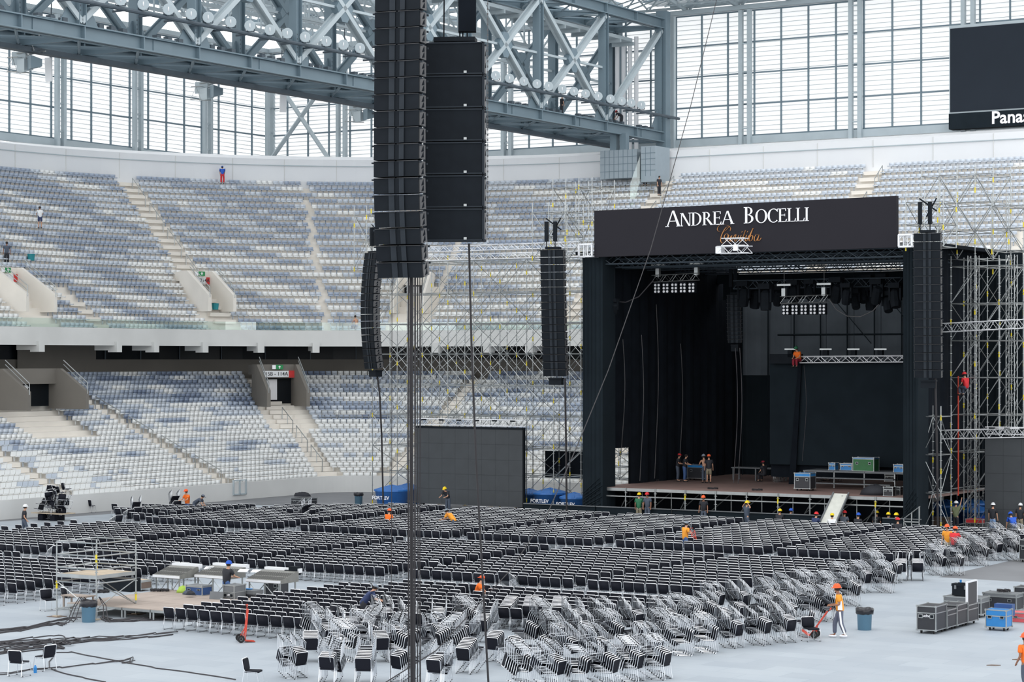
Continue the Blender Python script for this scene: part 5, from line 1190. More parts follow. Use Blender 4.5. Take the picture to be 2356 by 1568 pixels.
for z in (.32, 1.38, 1.92, 2.43, 2.92):
    for p, q in (((A0, B0), (A1, B0)), ((A1, B0), (A1, B1)), ((A1, B1), (A0, B1)), ((A0, B1), (A0, B0))): s.ledger((*p, z), (*q, z), .03)
s.brace((A0, B0, 1.38), (A1 - .3, B0, .40)); s.brace((A1, B0, .42), (A1, B1, 1.38)); s.brace((A1, B0 + .1, 1.38), (A1, B1, .42)); s.brace((A0, B1, 1.38), (A1, B1, .4))
mb = MB('plywood')
for k in range(6): mb.b2(A0 + .05, A1 - .05, B0 + .03 + k * .37, B0 + .38 + k * .37, 1.62, 1.68)
mb.use('galvanised'); mb.b2(A0, A1, B0 - .02, B0 + .03, 1.55, 1.69); mb.b2(A1 - .05, A1, B0, B1, 1.55, 1.69); part('plank_deck', mb, s.r)
s.done()
for p in ((A0, B0), (A1, B1)): mb = MB('case_brown'); mb.b2(p[0] - .3, p[0] + .3, p[1] - .25, p[1] + .25, 0, .02); solo('base_board', mb, 'brown board under the %s pole of the small scaffold tower' % ('left' if p == (A0, B0) else 'right'), 'board', S0)
def console(label, xl, xr, yf, ztab, dep, over=None, legs='table'):
    a0, b0 = gab(xl, yf, ztab); a1, b1 = gab(xr, yf, ztab); w_ = a1 - a0
    r = thing('mixing_console', label, 'mixing console', st(a0, b0), A)
    mb = MB('console_grey'); mb.prism([(0, 0, ztab - .10), (0, dep, ztab - .10), (0, dep, ztab + .32), (0, dep - .15, ztab + .32), (0, 0, ztab + .02)], (w_, 0, 0)); part('body', mb, r)
    mb = MB('console_dark'); k = int(w_ / .09)
    for i in range(k):
        x = w_ * (i + .5) / k
        for f0, f1 in ((.08, .38), (.45, .8)):
            y0, y1 = (dep - .15) * f0, (dep - .15) * f1; z0 = ztab + .025 + .30 * f0; z1 = ztab + .025 + .30 * f1; mb.prism([(x - .02, y0, z0), (x + .02, y0, z0), (x + .02, y1, z1), (x - .02, y1, z1)], (0, 0, .012))
    part('fader_bank', mb, r)
    mb = MB('aluminium'); mb.b2(0, w_, -.03, .0, ztab - .08, ztab + .02); mb.b2(0, w_, dep, dep + .25, ztab + .25, ztab + .42); part('edge', mb, r)
    mb = MB('galvanised')
    for x in (.1, w_ / 2, w_ - .1):
        for y in (.1, dep - .1): lg = MB('galvanised'); lg.tube((x, y, 0), (x, y, ztab - .1), .035, 5); part('leg', lg, r)
    for x0, x1 in ((.1, w_ / 2), (w_ / 2, w_ - .1)): mb.tube((x0, .1, .1), (x1, .1, ztab - .15), .02, 4); mb.tube((x1, .1, .1), (x0, .1, ztab - .15), .02, 4)
    part('cross_brace', mb, r); return r, a0, b0, w_
console('left grey mixing console with papers on it, behind the scaffold tower', 352, 446, 1322, 1.0, 1.2)
console('middle grey mixing console where the man in the blue helmet works', 448, 564, 1322, 1.02, 1.15)
console('right grey mixing console with white papers, longest of the three', 566, 684, 1332, 1.0, 1.2)
for i, (x, y, lb) in enumerate(((482, 1306, 'white paper with blue edge on the middle mixing console'), (560, 1312, 'white printed sheet on the right of the middle console'), (590, 1313, 'white paper lying on the right mixing console'), (430, 1297, 'dark tablet lying on the left mixing console'))):
    mb = MB('paper' if i < 3 else 'led_dark'); mb.box(0, 0, 0, .42, .3, .02, .3, .3); solo('paper' if i < 3 else 'tablet', mb, lb, 'paper' if i < 3 else 'tablet', G(x, y, 1.26), A)
mb = MB('speaker_black'); mb.b2(-.2, .2, -.15, .15, 0, .35); mb.box(-.3, 0, .1, .3, .3, .2, .4); solo('monitor', mb, 'small black monitor at the right end of the consoles', 'monitor', G(678, 1322, 1.15), A)
mb = MB('speaker_black'); mb.lathe([(.14, 0), (.15, .45)], (0, 0, 0), 12); solo('drum_stool', mb, 'small black round case on the floor behind the consoles', 'case', G(590, 1299), 0)
case('navy blue flight case with grey lid on the mixing platform', G(428, 1367, FH) + ZZ * 0, .85, .6, .38, 'case_navy', wheels=False, top='case_grey', lid=.12)
case('tall grey flight case lettered BR at the front of the mixing platform', G(514, 1400), .55, .7, .95, 'case_grey', wheels=False, txt='BR')
mb = MB('case_grey'); mb.box(0, 0, .35, .6, .06, .75, .2, -.25); solo('case_lid', mb, 'grey case lid leaning against the tall grey flight case', 'case lid', G(497, 1402), A)
mb = MB('case_black'); mb.b2(0, .8, 0, .6, 0, .55); mb.use('case_grey'); mb.b2(-.02, .82, -.02, .62, .55, .7); mb.use('case_blue'); mb.box(.3, .3, .73, .3, .2, .03); mb.use('speaker_black'); mb.b2(.1, .7, -.02, 0, .05, .45)
solo('equipment_rack', mb, 'open black equipment rack behind the grey BR case, blue cloth on top', 'rack', G(547, 1396), A)
case('black flight case with blue straps under the right console', G(608, 1374), .75, .65, .9, 'case_black', wheels=False)
case('brown wooden case with orange sticker on the left of the mixing platform', G(283, 1352, .1), 1.0, .7, .36, 'case_brown', wheels=False, top='plywood', lid=.15)
mb = MB('speaker_black'); mb.b2(0, 1.5, 0, .6, .02, .55); solo('road_trunk', mb, 'black road trunk on the platform behind the scaffold tower', 'trunk', G(238, 1358, FH), A)
for i, (x, y, rr, lb) in enumerate(((232, 1363, .35, 'heap of black cable at the left rear of the mixing platform'), (358, 1360, .22, 'left coil of black cable beside the consoles'), (378, 1360, .2, 'right coil of black cable beside the consoles'))): coil('cable_coil', lb, G(x, y, FH), rr, 70)
def heap(name, label, p, m, rx, ry, h):
    mb = MB(m); rg = random.Random(len(label)); mb.lathe([(1, 0), (.92, .35), (.7, .75), (.35, .95), (.01, 1)], (0, 0, 0), 12)
    mb.v = [(x * rx * (1 + rg.uniform(-.15, .15)), y * ry * (1 + rg.uniform(-.15, .15)), z * h * (1 + rg.uniform(-.2, .1))) for x, y, z in mb.v]; return solo(name, mb, label, 'clothes', p, A, smooth=True)
heap('clothes_heap', 'lime green jacket in a heap on the mixing platform', G(421, 1362, FH), 'cloth_lime', .25, .25, .28); heap('clothes_heap', 'dark bag and clothes in front of the navy flight case', G(440, 1367, FH), 'cloth_slate', .42, .25, .22)
heap('clothes_heap', 'black jacket lying on the dark clothes on the platform', G(438, 1366, FH + .12), 'cloth_black', .2, .16, .14)
mb = MB('deck_wood'); mb.b2(0, 1.3, 0, .6, .55, .6)
for x in (.05, 1.2):
    for y in (.05, .5): mb.b2(x, x + .06, y, y + .06, 0, .55)
solo('low_table', mb, 'low wooden table left of the scaffold tower bin', 'table', G(140, 1402), A)
# cables on the floor
def fcable(label, pts, r=.02, n=3, m='cable_dark', sp=.10, seed=1):
    rg = random.Random(seed); mb = MB(m)
    for k in range(n):
        P = []; ph = rg.uniform(0, 6)
        for i in range(len(pts) - 1):
            a, b = G(*pts[i][:2]), G(*pts[i + 1][:2]); za = pts[i][2] if len(pts[i]) > 2 else 0; zb = pts[i + 1][2] if len(pts[i + 1]) > 2 else 0
            for j in range(6):
                f = j / 6; p = a.lerp(b, f); q = (k - n / 2) * sp * .5 + math.sin(ph + i + f * 2.2) * sp; P.append((p.x + q * .3, p.y + q * 2, .02 + .012 * k + za + (zb - za) * f))
        mb.path(P, r, 5)
    return solo('floor_cable', mb, label, 'cable', (0, 0, 0), 0)
fcable('bundle of black cables running left from the bin to the photo edge', [(-20, 1455), (60, 1448), (105, 1438), (140, 1432), (175, 1431)], .022, 7, sp=.22, seed=2)
fcable('bundle of black cables curving right from the bin to the platform', [(236, 1420), (262, 1428), (330, 1425), (400, 1421), (470, 1428), (560, 1440)], .022, 5, sp=.15, seed=3)
for i, (x0, x1) in enumerate(((165, 180), (172, 184), (182, 190), (236, 224), (246, 226))):
    mb = MB('cable_dark'); a = G(x0 - (14 if i < 3 else -8), 1431); b = G(x1, 1425); mb.path([(a.x, a.y, .02), (a.x + .1 * (1 if i < 3 else -1), a.y, .12), ((a.x + b.x) / 2, b.y - .05, .55), (b.x, b.y + .3, .84), (b.x + .05, b.y + .5, .7)], .018, 5)
    solo('floor_cable', mb, 'black cable looping over the rim of the cable-filled bin, number %d from left' % (i + 1), 'cable', (0, 0, 0), 0, 'cables looping into the bin')
fcable('long double cable across the left floor ending in a loop', [(-20, 1484), (120, 1477), (220, 1469), (300, 1464), (360, 1460), (408, 1459)], .02, 4, sp=.25, seed=4)
fcable('tangle of dark cables at the left photo edge', [(-20, 1492), (40, 1487), (90, 1484), (130, 1487), (180, 1483)], .024, 9, sp=.35, seed=5)
fcable('dark cable nearer the two lone chairs, running in from the left edge', [(-20, 1503), (30, 1497), (90, 1490), (190, 1478), (290, 1466)], .02, 3, sp=.2, seed=6)
fcable('single cable running from the lone chair down to the right', [(128, 1502), (165, 1500), (220, 1510), (285, 1522), (360, 1537), (450, 1550), (560, 1567)], .02, 1, sp=.05, seed=7)
fcable('single cable curving under the lone chairs to the bottom edge', [(122, 1510), (112, 1525), (118, 1538), (150, 1548), (200, 1560), (250, 1572)], .02, 1, sp=.05, seed=8)
fcable('thin cable looping between the lone chairs and the long cable', [(-10, 1552), (40, 1545), (80, 1537), (150, 1534), (220, 1528), (280, 1522), (300, 1515), (310, 1521), (285, 1522)], .015, 2, sp=.15, seed=9)
mb = MB('case_blue'); mb.lathe([(.05, 0), (.06, .16), (.03, .22), (.02, .25)], (0, 0, 0), 8); solo('bottle', mb, 'small blue and white bottle between the two lone chairs', 'bottle', G(81, 1547), 0)
for x, y, lb in ((2285, 1530, 'small brown wooden board on the floor at lower right'), (2344, 1517, 'brown wooden board touching the right photo edge')):
    mb = MB('case_brown'); mb.prism([(-.22, 0, 0), (.05, -.12, 0), (.25, 0, 0), (-.02, .1, 0)], (0, 0, .02)); solo('wood_offcut', mb, lb, 'board', G(x, y), 0)
# things behind the rows and on the stage
case('black open case with cloth on it, on the dark floor behind the rows', gp(670, 1162), 1.5, .9, .5, 'case_black', wheels=False, cat='case'); heap('clothes_heap', 'dark cloth lying on the open case behind the rows', gp(695, 1162) + ZZ * .62, 'cloth_black', .7, .35, .3)
case('pale-edged flight case with blue lid standing at the front of the stage', st(*gab(1828, 1128, DZ), DZ), 1.0, .8, .9, 'case_black', top='case_blue', lid=.22)
case('long blue-green case in the pit in front of the stage', st(*gab(1932, 1204), 0), 1.8, .6, 1.05, 'case_blue', wheels=False, top='case_blue')
case('black flight case with blue lid beside the group standing on stage', st(*gab(1582, 1104, DZ), DZ), 1.3, .8, .85, 'case_black', top='case_blue', lid=.2)
def stagebox(x, y, w_, d, h, m, lb, nm='flight_case', cat='flight case', top=None, b=None): return case(lb, st(*gab(x, y, DZ), DZ), w_, d, h, m, wheels=False, top=top)
stagebox(2033, 1140, .55, .45, .5, 'case_black', 'white-edged amplifier case at the right front of the stage'); stagebox(2052, 1138, .5, .45, .45, 'case_black', 'second white-edged amplifier case beside the first one at right front')
c_ = stagebox(2036, 1122, .6, .5, .4, 'case_black', 'white-framed rack case stacked behind the amplifier cases'); c_.location.z += .42
mb = MB('galvanised'); a0, b0 = 10.9, 6.2
ris = thing('stage_riser', 'grey metal stage riser with steps at the rear right', 'riser', S0, A)
for k in range(4): mb = MB('case_grey'); mb.b2(a0 + k * 2, a0 + 1.98 + k * 2, b0, b0 + 2, DZ + .95, DZ + 1.05); part('deck_panel', mb, ris)
for k in range(5):
    mb = MB('galvanised'); mb.tube((a0 + .05 + 1.95 * k, b0 + .1, DZ), (a0 + .05 + 1.95 * k, b0 + .1, DZ + .95), .045, 5); part('leg', mb, ris)
for k in range(2): mb = MB('case_grey'); mb.b2(a0 - .2, a0 + 6, b0 - .9 + k * .45, b0 - .5 + k * .45, DZ + .3 + k * .3, DZ + .36 + k * .3); part('step', mb, ris)
case('green case with blue lid on top of the rear riser', st(a0 + 3.0, b0 + .6, DZ + 1.05), 1.35, .8, .8, 'case_green', wheels=False, top='case_blue', lid=.1)
case('black case with blue lid left on the rear riser', st(a0 + 2.0, b0 + 1.0, DZ + 1.05), .75, .6, .4, 'case_blue', wheels=False); case('small blue-lidded case at the left end of the rear riser', st(a0 + 1.3, b0 + .9, DZ + 1.05), .4, .5, .42, 'case_blue', wheels=False)
case('blue-lidded case at the far right beside the black tower on stage', st(a0 + 5.7, b0 + .4, DZ + 1.05), .6, .6, .45, 'case_blue', wheels=False)
mb = MB('case_grey'); mb.b2(0, 3.6, 0, 1.0, .75, .82)
for x in (.1, 1.7, 3.4): mb.b2(x, x + .08, 0, .08, 0, .75); mb.b2(x, x + .08, .9, .98, 0, .75)
solo('stage_table', mb, 'long low dark platform table at the middle rear of the stage', 'table', st(*gab(1682, 1103, DZ), DZ), A)
for i, (x, y, n) in enumerate(((1790, 1108, 8), (1815, 1106, 14), (1838, 1104, 9), (1882, 1106, 12), (1905, 1105, 16), (1925, 1106, 15))):
    for j in range(n // 2):
        M = cmat(st(*gab(x, y, DZ), DZ) + ZZ * .09 * j, A + 2.2 + i, 0)
        chair(M, 'black chair, %s from below, in stack %d from the left on the stage' % (ordn(j + 1), i + 1), 'black chairs stacked on the stage')
heap('equipment_cover', 'black lumpy covered equipment at the right front of the stage', st(*gab(2012, 1138, DZ), DZ), 'cloth_black', .85, .5, .62)
for x, y, lb in ((1640, 1125, 'coil of cable at the front edge of the stage, left of middle'), (1742, 1128, 'black cable heap at the front edge of the stage'), (1505, 1106, 'cable coil on the stage floor at left')): coil('cable_coil', lb, st(*gab(x, y, DZ), DZ), .3, 50)
case('dark grey box on the floor at the foot of the right scaffold', gp(2122, 1212), 1.5, .6, .62, 'case_brown', wheels=False, top='case_brown'); 
case('red-topped flight case with blue cover beside the man in olive', gp(2222, 1222), 1.0, .7, .72, 'case_black', wheels=False, top='case_red', lid=.3)
heap('equipment_cover', 'blue plastic cover on the floor beside the red-topped case', gp(2262, 1216) + ZZ * .3, 'cloth_blue', .7, .3, .5)
mb = MB('plywood')
for k in range(2): mb.b2(0, 1.9, k * .3, k * .3 + .15, 0, .12)
mb.b2(0, 1.9, 0, .5, .12, .15); solo('pallet', mb, 'low pallet on the floor at the pitchside wall gate', 'pallet', gp(536, 1147), math.atan2(V.y, V.x))

# ------------------------------------------------------------------ people
def lerp(a, b, f): return tuple(a[i] + (b[i] - a[i]) * f for i in range(3))
def skin(name, pts, edges, m, parent, sub=1, root=0):
    me = bpy.data.meshes.new(name); me.from_pydata([p[:3] for p in pts], edges, []); me.materials.append(MATS[m])
    o = bpy.data.objects.new(name, me); COL.objects.link(o); o.parent = parent
    sk = o.modifiers.new('skin', 'SKIN'); sk.use_smooth_shade = True
    L = me.skin_vertices[0].data
    for i, p in enumerate(pts): L[i].radius = (p[3], p[4] if len(p) > 4 else p[3])
    L[root].use_root = True
    if sub: sb = o.modifiers.new('sub', 'SUBSURF'); sb.levels = sb.render_levels = sub
    return o
def person(label, p, face, top='black', bottom='jeans', hat=('helmet', 'yellow'), pose='stand', hair=True, bare=False, skinm='skin', shorts=False, scale=1.0, group=None, fingers=False, shoe='rubber', lean=None):
    r = thing('person', label, 'person', p, face, group); r.scale = (scale,) * 3
    hz = .94; ln = {'stand': .04, 'walk': .06, 'bend': .95, 'work': .45, 'sit': .15, 'crouch': .55, 'armup': .02, 'push': .10, 'phone': .08, 'hold': .12, 'headhands': .0}[pose]
    if lean is not None: ln = lean
    if pose in ('sit',): hz = .50
    if pose == 'crouch': hz = .55
    hip = (0, 0, hz); up = lambda d, y=0: (0, d * math.sin(ln) + y * math.cos(ln), hz + d * math.cos(ln) - y * math.sin(ln))
    waist, chest, neck0 = up(.16), up(.38, .0), up(.52, .0); ne = up(.58, .02); hl = ln * .55
    head = (0, ne[1] + .10 * math.sin(hl) + .02, ne[2] + .12 * math.cos(hl)); crown = (0, head[1] + .07 * math.sin(hl), head[2] + .09 * math.cos(hl))
    sh = {s: (s * .19, neck0[1], neck0[2] - .04) for s in (-1, 1)}
    drop = {'stand': ((.24, .02, -.28), (.26, .08, -.53)), 'walk': ((.24, -.05, -.28), (.25, .12, -.5)), 'bend': ((.22, .12, -.26), (.18, .28, -.48)), 'work': ((.25, .14, -.24), (.2, .40, -.30)), 'sit': ((.24, .05, -.27), (.15, .26, -.36)), 'crouch': ((.23, .12, -.25), (.12, .32, -.38)),
            'armup': ((.24, .0, -.28), (.24, .2, -.40)), 'push': ((.22, -.03, -.28), (.16, .27, -.32)), 'phone': ((.22, .02, -.28), (.08, .26, -.22)), 'hold': ((.23, .08, -.26), (.1, .3, -.3)), 'headhands': ((.40, -.02, .02), (.16, -.02, .24))}[pose]
    el, wr = {}, {}
    for s in (-1, 1):
        e, q = drop
        if pose == 'armup' and s == 1: e, q = (.26, .06, .24), (.30, .12, .50)
        el[s] = (s * e[0], sh[s][1] + e[1], sh[s][2] + e[2]); wr[s] = (s * q[0], sh[s][1] + q[1], sh[s][2] + q[2])
    hp = {s: (s * .095, 0, hz - .04) for s in (-1, 1)}; kn, an, to = {}, {}, {}
    for s in (-1, 1):
        if pose == 'sit': kn[s] = (s * .13, .43, hz); an[s] = (s * .13, .40, hz - .42 if hz > .45 else .08); to[s] = (s * .14, .58, an[s][2] - .04)
        elif pose == 'crouch': kn[s] = (s * .16, .34, .52); an[s] = (s * .13, .05 + .02 * s, .09); to[s] = (s * .15, .24, .05)
        elif pose in ('walk', 'push'): kn[s] = (s * .1, .08 + .10 * s * (1), .50); an[s] = (s * .09, .18 * s, .09 + (.03 if s < 0 else 0)); to[s] = (s * .1, .18 * s + .20, .05)
        elif pose == 'bend': kn[s] = (s * .12, .06, .50); an[s] = (s * .12, -.04, .09); to[s] = (s * .13, .16, .05)
        else: kn[s] = (s * .10, .03, .50); an[s] = (s * .11, .0, .09); to[s] = (s * .13, .19, .05)
    P = [(*hip, .13, .10), (*waist, .12, .085), (*chest, .15, .10), (*neck0, .09, .07), (*ne, .05, .05), (*head, .078, .092), (*crown, .07, .08)]; E = [(i, i + 1) for i in range(6)]
    fwd = (0, head[1] + .10 * math.cos(hl), head[2] - .02 - .08 * math.sin(hl)); P.append((*fwd, .018)); E.append((5, 7))
    for s in (-1, 1):
        k = len(P); hand = lerp(el[s], wr[s], 1.22); tip = lerp(el[s], wr[s], 1.42)
        P += [(*sh[s], .055), (*el[s], .040), (*wr[s], .027), (*hand, .038, .02)]; E += [(2, k), (k, k + 1), (k + 1, k + 2), (k + 2, k + 3)]
        if fingers:
            d = [tip[i] - hand[i] for i in range(3)]
            for j, (o_, f) in enumerate(((-.03, .85), (-.01, 1.0), (.01, .95), (.03, .75))):
                a = (hand[0] + o_ * .9, hand[1] + d[1] * .4, hand[2] + d[2] * .4); b = (hand[0] + o_, hand[1] + d[1] * f * .9, hand[2] + d[2] * f - .02); q = len(P); P += [(*a, .009), (*b, .008)]; E += [(k + 3, q), (q, q + 1)]
            q = len(P); P += [(hand[0] - s * .045, hand[1] + .02, hand[2] + .0, .010), (hand[0] - s * .055, hand[1] + .045, hand[2] - .015, .009)]; E += [(k + 3, q), (q, q + 1)]
        else: q = len(P); P.append((*tip, .022, .014)); E.append((k + 3, q)); q += 1; P.append((hand[0] - s * .05, hand[1] + .03, hand[2] - .01, .012)); E.append((k + 3, q))
    for s in (-1, 1): k = len(P); P += [(*hp[s], .085), (*kn[s], .058), (*an[s], .038), (*to[s], .036, .028)]; E += [(0, k), (k, k + 1), (k + 1, k + 2), (k + 2, k + 3)]
    skin('body', P, E, skinm, r, 1)
    if not bare:
        Q = [(*up(-.14), .175, .165), (*waist, .17, .15), (*chest, .20, .165), (*up(.50), .11, .10)]; E = [(0, 1), (1, 2), (2, 3)]
        for s in (-1, 1): k = len(Q); Q += [(*sh[s], .095), (*lerp(sh[s], el[s], .72), .08)]; E += [(2, k), (k, k + 1)]
        skin('shirt', Q, E, 'cloth_' + top, r, 1)
    Q = [(*up(.13), .155, .14), (0, 0, hz - .02, .15, .14)]; E = [(0, 1)]
    for s in (-1, 1):
        k = len(Q); Q += [(*hp[s], .115), (*kn[s], .090)]; E += [(1, k), (k, k + 1)]
        if not shorts: Q.append((*lerp(kn[s], an[s], .92), .076)); E.append((k + 1, k + 2))
    skin('trousers', Q, E, 'cloth_' + bottom, r, 1)
    for s in (-1, 1):
        mb = MB(shoe); a, b = Vector(an[s]), Vector(to[s]); d = (b - a).normalized(); mb.lathe([(.01, -.08), (.045, -.06), (.055, .06), (.045, .16), (.01, .20)], (0, 0, 0), 8, 'y', 1, .8)
        o = part('shoe', mb, r, True, None, None, (a.x, a.y + .02, max(.045, a.z - .05)))
    if hair: mb = MB('hair'); mb.lathe([(.01, .105), (.07, .085), (.098, .02), (.095, -.05), (.05, -.08)], (0, -.018, 0), 10, 'z', .95, 1.05); o = part('hair', mb, r, True); o.location = lerp(head, crown, .35); o.rotation_euler = (-hl, 0, 0)
    if hat:
        kd, c = hat; mb = MB('cloth_' + c)
        if kd == 'helmet': mb.lathe([(.145, -.005), (.142, .01), (.125, .012), (.122, .05), (.10, .10), (.06, .125), (.01, .135)], (0, .0, 0), 14, 'z', .95, 1.1); mb.box(0, .15, .0, .13, .08, .012); mb.box(0, 0, .125, .03, .16, .03)
        else: mb.lathe([(.108, -.01), (.108, .04), (.085, .085), (.01, .10)], (0, .0, 0), 12, 'z', .95, 1.05); mb.box(0, .13 if kd == 'cap' else -.13, .0, .14, .10, .012)
        o = part('hard_hat' if kd == 'helmet' else 'cap', mb, r, True); o.location = lerp(head, crown, .62); o.rotation_euler = (-hl, 0, 0)
    return r
def foot_from_head(x, y, hh): Z = (H - hh) * F / (y - HY); return Vector(((x - CX) * Z / F, Z, 0))
def onstep(x, y): a, z = onb(x, y, -1.35); return st(a, -1.35, z - 1.86)
UP = A                                               # facing the stage
DOWN = A + math.pi
q1 = person('person in orange polo and grey striped trousers pushing the red hand truck', gp(1933, 1466), math.radians(82), 'amber', 'track', ('helmet', 'helmet_orange'), 'push', scale=1.06, fingers=True, shoe='white_paint', skinm='skin_dark')
mb = MB('white_paint'); mb.prism([(-.175, -.08, .95), (-.175, .08, .95), (-.20, .08, 1.26), (-.20, -.05, 1.26)], (-.012, 0, 0)); part('white_side_panel', mb, q1); mb = MB('white_paint')
mb.prism([(-.20, -.02, .90), (-.20, .04, .90), (-.19, -.0, .5), (-.19, -.06, .5)], (-.008, 0, 0)); mb.prism([(-.19, -.06, .5), (-.19, .0, .5), (-.17, -.14, .12), (-.17, -.20, .12)], (-.008, 0, 0)); part('trouser_stripe', mb, q1)
person('person in orange shirt and backwards orange cap crouching among the chairs', gp(1096, 1402), math.radians(-100), 'orange', 'khaki', ('cap_back', 'helmet_orange'), 'crouch', fingers=True, lean=.3)
person('person in navy shirt and grey cap bending over the chairs at left of the stacks', gp(835, 1444), math.radians(-80), 'navy', 'black', ('cap', 'steelgrey'), 'work', lean=.7, fingers=True)
person('person in black shirt and blue helmet working at the mixing consoles', G(521, 1392), UP - .1, 'black', 'jeans', ('helmet', 'blue'), 'work', fingers=True, lean=.15)
person('person in orange shirt and orange helmet standing at the rear left rows', foot_from_head(431, 1123, 1.86), DOWN - .2, 'orange', 'jeans', ('helmet', 'helmet_orange'), 'work', lean=.1)
person('person in grey shirt bent down beside the man in orange, nearer the wall', foot_from_head(447, 1146, 1.25), UP - 1.2, 'slate', 'slate', ('cap', 'grey'), 'bend')
person('person in black shirt and white helmet at the far left, walking right', foot_from_head(55, 1158, 1.86), math.radians(-70), 'black', 'slate', ('helmet', 'white'), 'walk')
person('person in bright orange shirt and cap seated in the rows left of the cables', foot_from_head(893, 1170, 1.35), UP, 'orange', 'slate', ('helmet', 'helmet_orange'), 'sit')
person('person in amber shirt and grey cap bending in the rows right of the cables', foot_from_head(1045, 1182, 1.3), math.radians(60), 'amber', 'slate', ('cap', 'steelgrey'), 'work', lean=.8)
person('person in dark shirt and yellow helmet bending before the grey video screen', foot_from_head(1031, 1129, 1.4), DOWN, 'black', 'slate', ('helmet', 'yellow'), 'work', lean=.6)
person('person in amber and white polo and grey cap reading a phone among the rows', gp(1576, 1280), math.radians(-60), 'amber', 'jeans', ('cap', 'steelgrey'), 'phone', fingers=True)
person('person in green shirt and yellow helmet, left of the two before the stage', onstep(1470, 1131), math.radians(-20), 'green', 'khaki', ('helmet', 'yellow'), 'stand')
person('person in grey shirt and red helmet, right of the two before the stage', onstep(1490, 1130), math.radians(150), 'slate', 'slate', ('helmet', 'red'), 'stand', skinm='skin_dark')
person('person in black shirt and orange helmet standing alone before the stage', onstep(1619, 1137), math.radians(160), 'black', 'slate', ('helmet', 'helmet_orange'), 'stand', skinm='skin_dark')
PP = [(1718, 1167, 'yellow', 'slate', 'headhands', 'with hands behind the head'), (1793, 1168, 'yellow', 'black', 'stand', 'in black beside the blue helmet'), (1817, 1167, 'blue', 'black', 'stand', 'in black, between yellow and red helmets'), (1875, 1175, 'red', 'navy', 'hold', 'in navy, left of the ramp'),
      (1914, 1178, 'yellow', 'white', 'work', 'in white at the foot of the ramp'), (1941, 1172, 'red', 'grey', 'hold', 'in grey, right of the ramp'), (1972, 1177, 'blue', 'black', 'stand', 'in black at the blue pit case'), (2015, 1172, 'yellow', 'black', 'stand', 'in black, right of the pit case'),
      (2043, 1176, 'yellow', 'black', 'stand', 'in black, left of the one in white'), (2058, 1177, 'yellow', 'white', 'stand', 'in white near the right black tower'), (2066, 1188, 'red', 'black', 'stand', 'in black at the right end of the group')]
for x, y, hc, tc_, po, w_ in PP: person('person in %s helmet below stage front, %s' % (hc, w_), foot_from_head(x, y, 1.42), UP + rngl.uniform(-.5, .5), tc_, 'slate', ('helmet', hc), 'headhands' if po == 'headhands' else 'sit')
person('person in olive shirt and white helmet reaching up to the right scaffold', foot_from_head(2199, 1150, 1.86), UP, 'olive', 'black', ('helmet', 'white'), 'armup')
person('person in black shirt, jeans and white helmet left of the two by the right screen', foot_from_head(2284, 1154, 1.86), UP, 'black', 'lightblue', ('helmet', 'white'), 'stand')
person('person in black shirt, khaki trousers and white helmet at the right photo edge', foot_from_head(2347, 1155, 1.86), UP, 'black', 'khaki', ('helmet', 'white'), 'stand')
person('person in blue shirt and blue helmet bent over the chairs at far right', foot_from_head(2334, 1191, 1.35), UP + .8, 'blue', 'slate', ('helmet', 'blue'), 'bend', lean=.7)
person('person in orange shirt and orange helmet behind the right chair stacks', foot_from_head(2180, 1203, 1.86), DOWN, 'amber', 'khaki', ('helmet', 'helmet_orange'), 'stand')
person('person in red shirt and orange helmet behind the right chair stacks', foot_from_head(2194, 1207, 1.86), UP, 'red', 'slate', ('helmet', 'helmet_orange'), 'work', lean=.3)
def onstage(x, y): a, b = gab(x, y, DZ); return st(a, b, DZ)
person('person in black shirt and red cap, leftmost of the group on stage', onstage(1559, 1107), UP - 1.3, 'black', 'slate', ('cap', 'red'), 'hold'); person('person in black shirt and jeans with black hair, second of the group on stage', onstage(1575, 1108), UP - 1.4, 'black', 'jeans', None, 'hold')
person('bare-chested person in silver helmet leaning on the case on stage', onstage(1621, 1110), UP + .8, 'black', 'slate', ('helmet', 'steelgrey'), 'work', bare=True, lean=.25); person('person in black vest, camouflage shorts and orange helmet on stage', onstage(1631, 1111), UP + .5, 'black', 'khaki', ('helmet', 'helmet_orange'), 'stand', shorts=True)
person('person in black shirt and red cap seated on the dark stage', onstage(1759, 1108), UP + 1.2, 'black', 'black', ('cap', 'maroon'), 'sit')
a, z = onb(1841, 832, 8.6); person('person in red trousers and green helmet sitting on the silver truss above the stage', st(a, 8.45, z - .36), A + 2.9, 'orange', 'maroon', ('helmet', 'green'), 'sit', lean=.4)
a, z = onb(2224, 893, 4.9); person('person in red shirt and red helmet sitting on the right scaffold', st(a, 4.85, z - .42), UP + 1.1, 'red', 'slate', ('helmet', 'red'), 'sit', lean=.2)
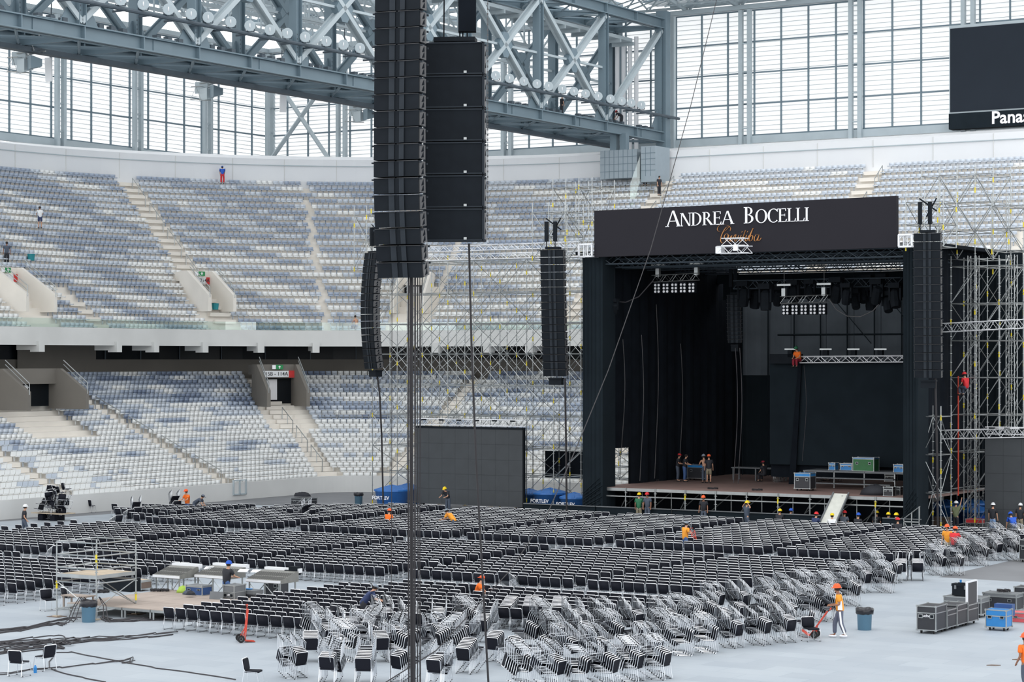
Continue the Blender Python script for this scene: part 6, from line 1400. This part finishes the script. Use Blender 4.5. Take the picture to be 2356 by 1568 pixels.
def onstand(x, y, d): t = t_at(d, x); p = bowl(d, t); return Vector((p.x, p.y, zat(p, y)))
person('person in blue top and red trousers at the top row of the left stand', onstand(515, 423, 32.4), math.radians(10), 'blue', 'red', ('cap', 'blue'), 'bend', lean=.5, scale=.95)
person('person in white shirt and dark shorts among the upper left seats', onstand(94, 525, 25.2), math.radians(20), 'white', 'navy', ('cap', 'black'), 'work', shorts=True, lean=.3)
person('person in dark clothes standing above the left upper entrance', onstand(17, 609, 21.5), math.radians(10), 'slate', 'black', None, 'stand', skinm='skin_dark')
person('bare-chested person sitting at the front edge of the upper stand', onstand(820, 762, 14.2), math.radians(40), 'white', 'jeans', None, 'sit', bare=True)
person('person in black standing on the stairs under the service block', onstand(1517, 450, 29.5), math.radians(-140), 'black', 'black', None, 'stand', scale=.95)
person('person in dark clothes in the doorway of the service block', st(facea(1487, BB), BB - .2, zat(st(0, BB), 400)), math.radians(170), 'black', 'black', None, 'stand')
def ontruss(x, a_): k_ = (x - CX) / F; P = T0 + U * a_; b = (k_ * P.y - P.x) / (V.x - k_ * V.y); p = P + V * b; p.z = 30.24; return p
person('person with a harness standing inside the truss among the floodlights', ontruss(1292, -.8), math.radians(-60), 'black', 'black', None, 'stand', scale=.95)
person('person in dark clothes crouching at the end of the truss', ontruss(1431, -.8), math.radians(60), 'black', 'black', ('cap', 'red'), 'bend', scale=.95)
person('person in orange shirt cut off by the right photo edge', gp(2362, 1596), math.radians(20), 'orange', 'slate', ('helmet', 'helmet_orange'), 'walk', skinm='skin_dark')

# the 300 chairs that show largest are objects, the rest one object
CH.sort(key=lambda q: q[:2]); k_ = 0; restc = []
for y_, _, M, lb, gr in CH:
    X = CX + M.translation.x * F / y_
    if k_ < 300 and -10 < X < 2366: real_chair(M, lb, gr); k_ += 1
    else: restc.append(M)
me, idx = mesh_rep('stacking_chair', lo, restc); fin(me, idx, lo.names)
tag(part('stacking_chair', me), 'black chairs with chrome frames in long rows and far stacks filling the floor', 'chairs', None, 'stuff')
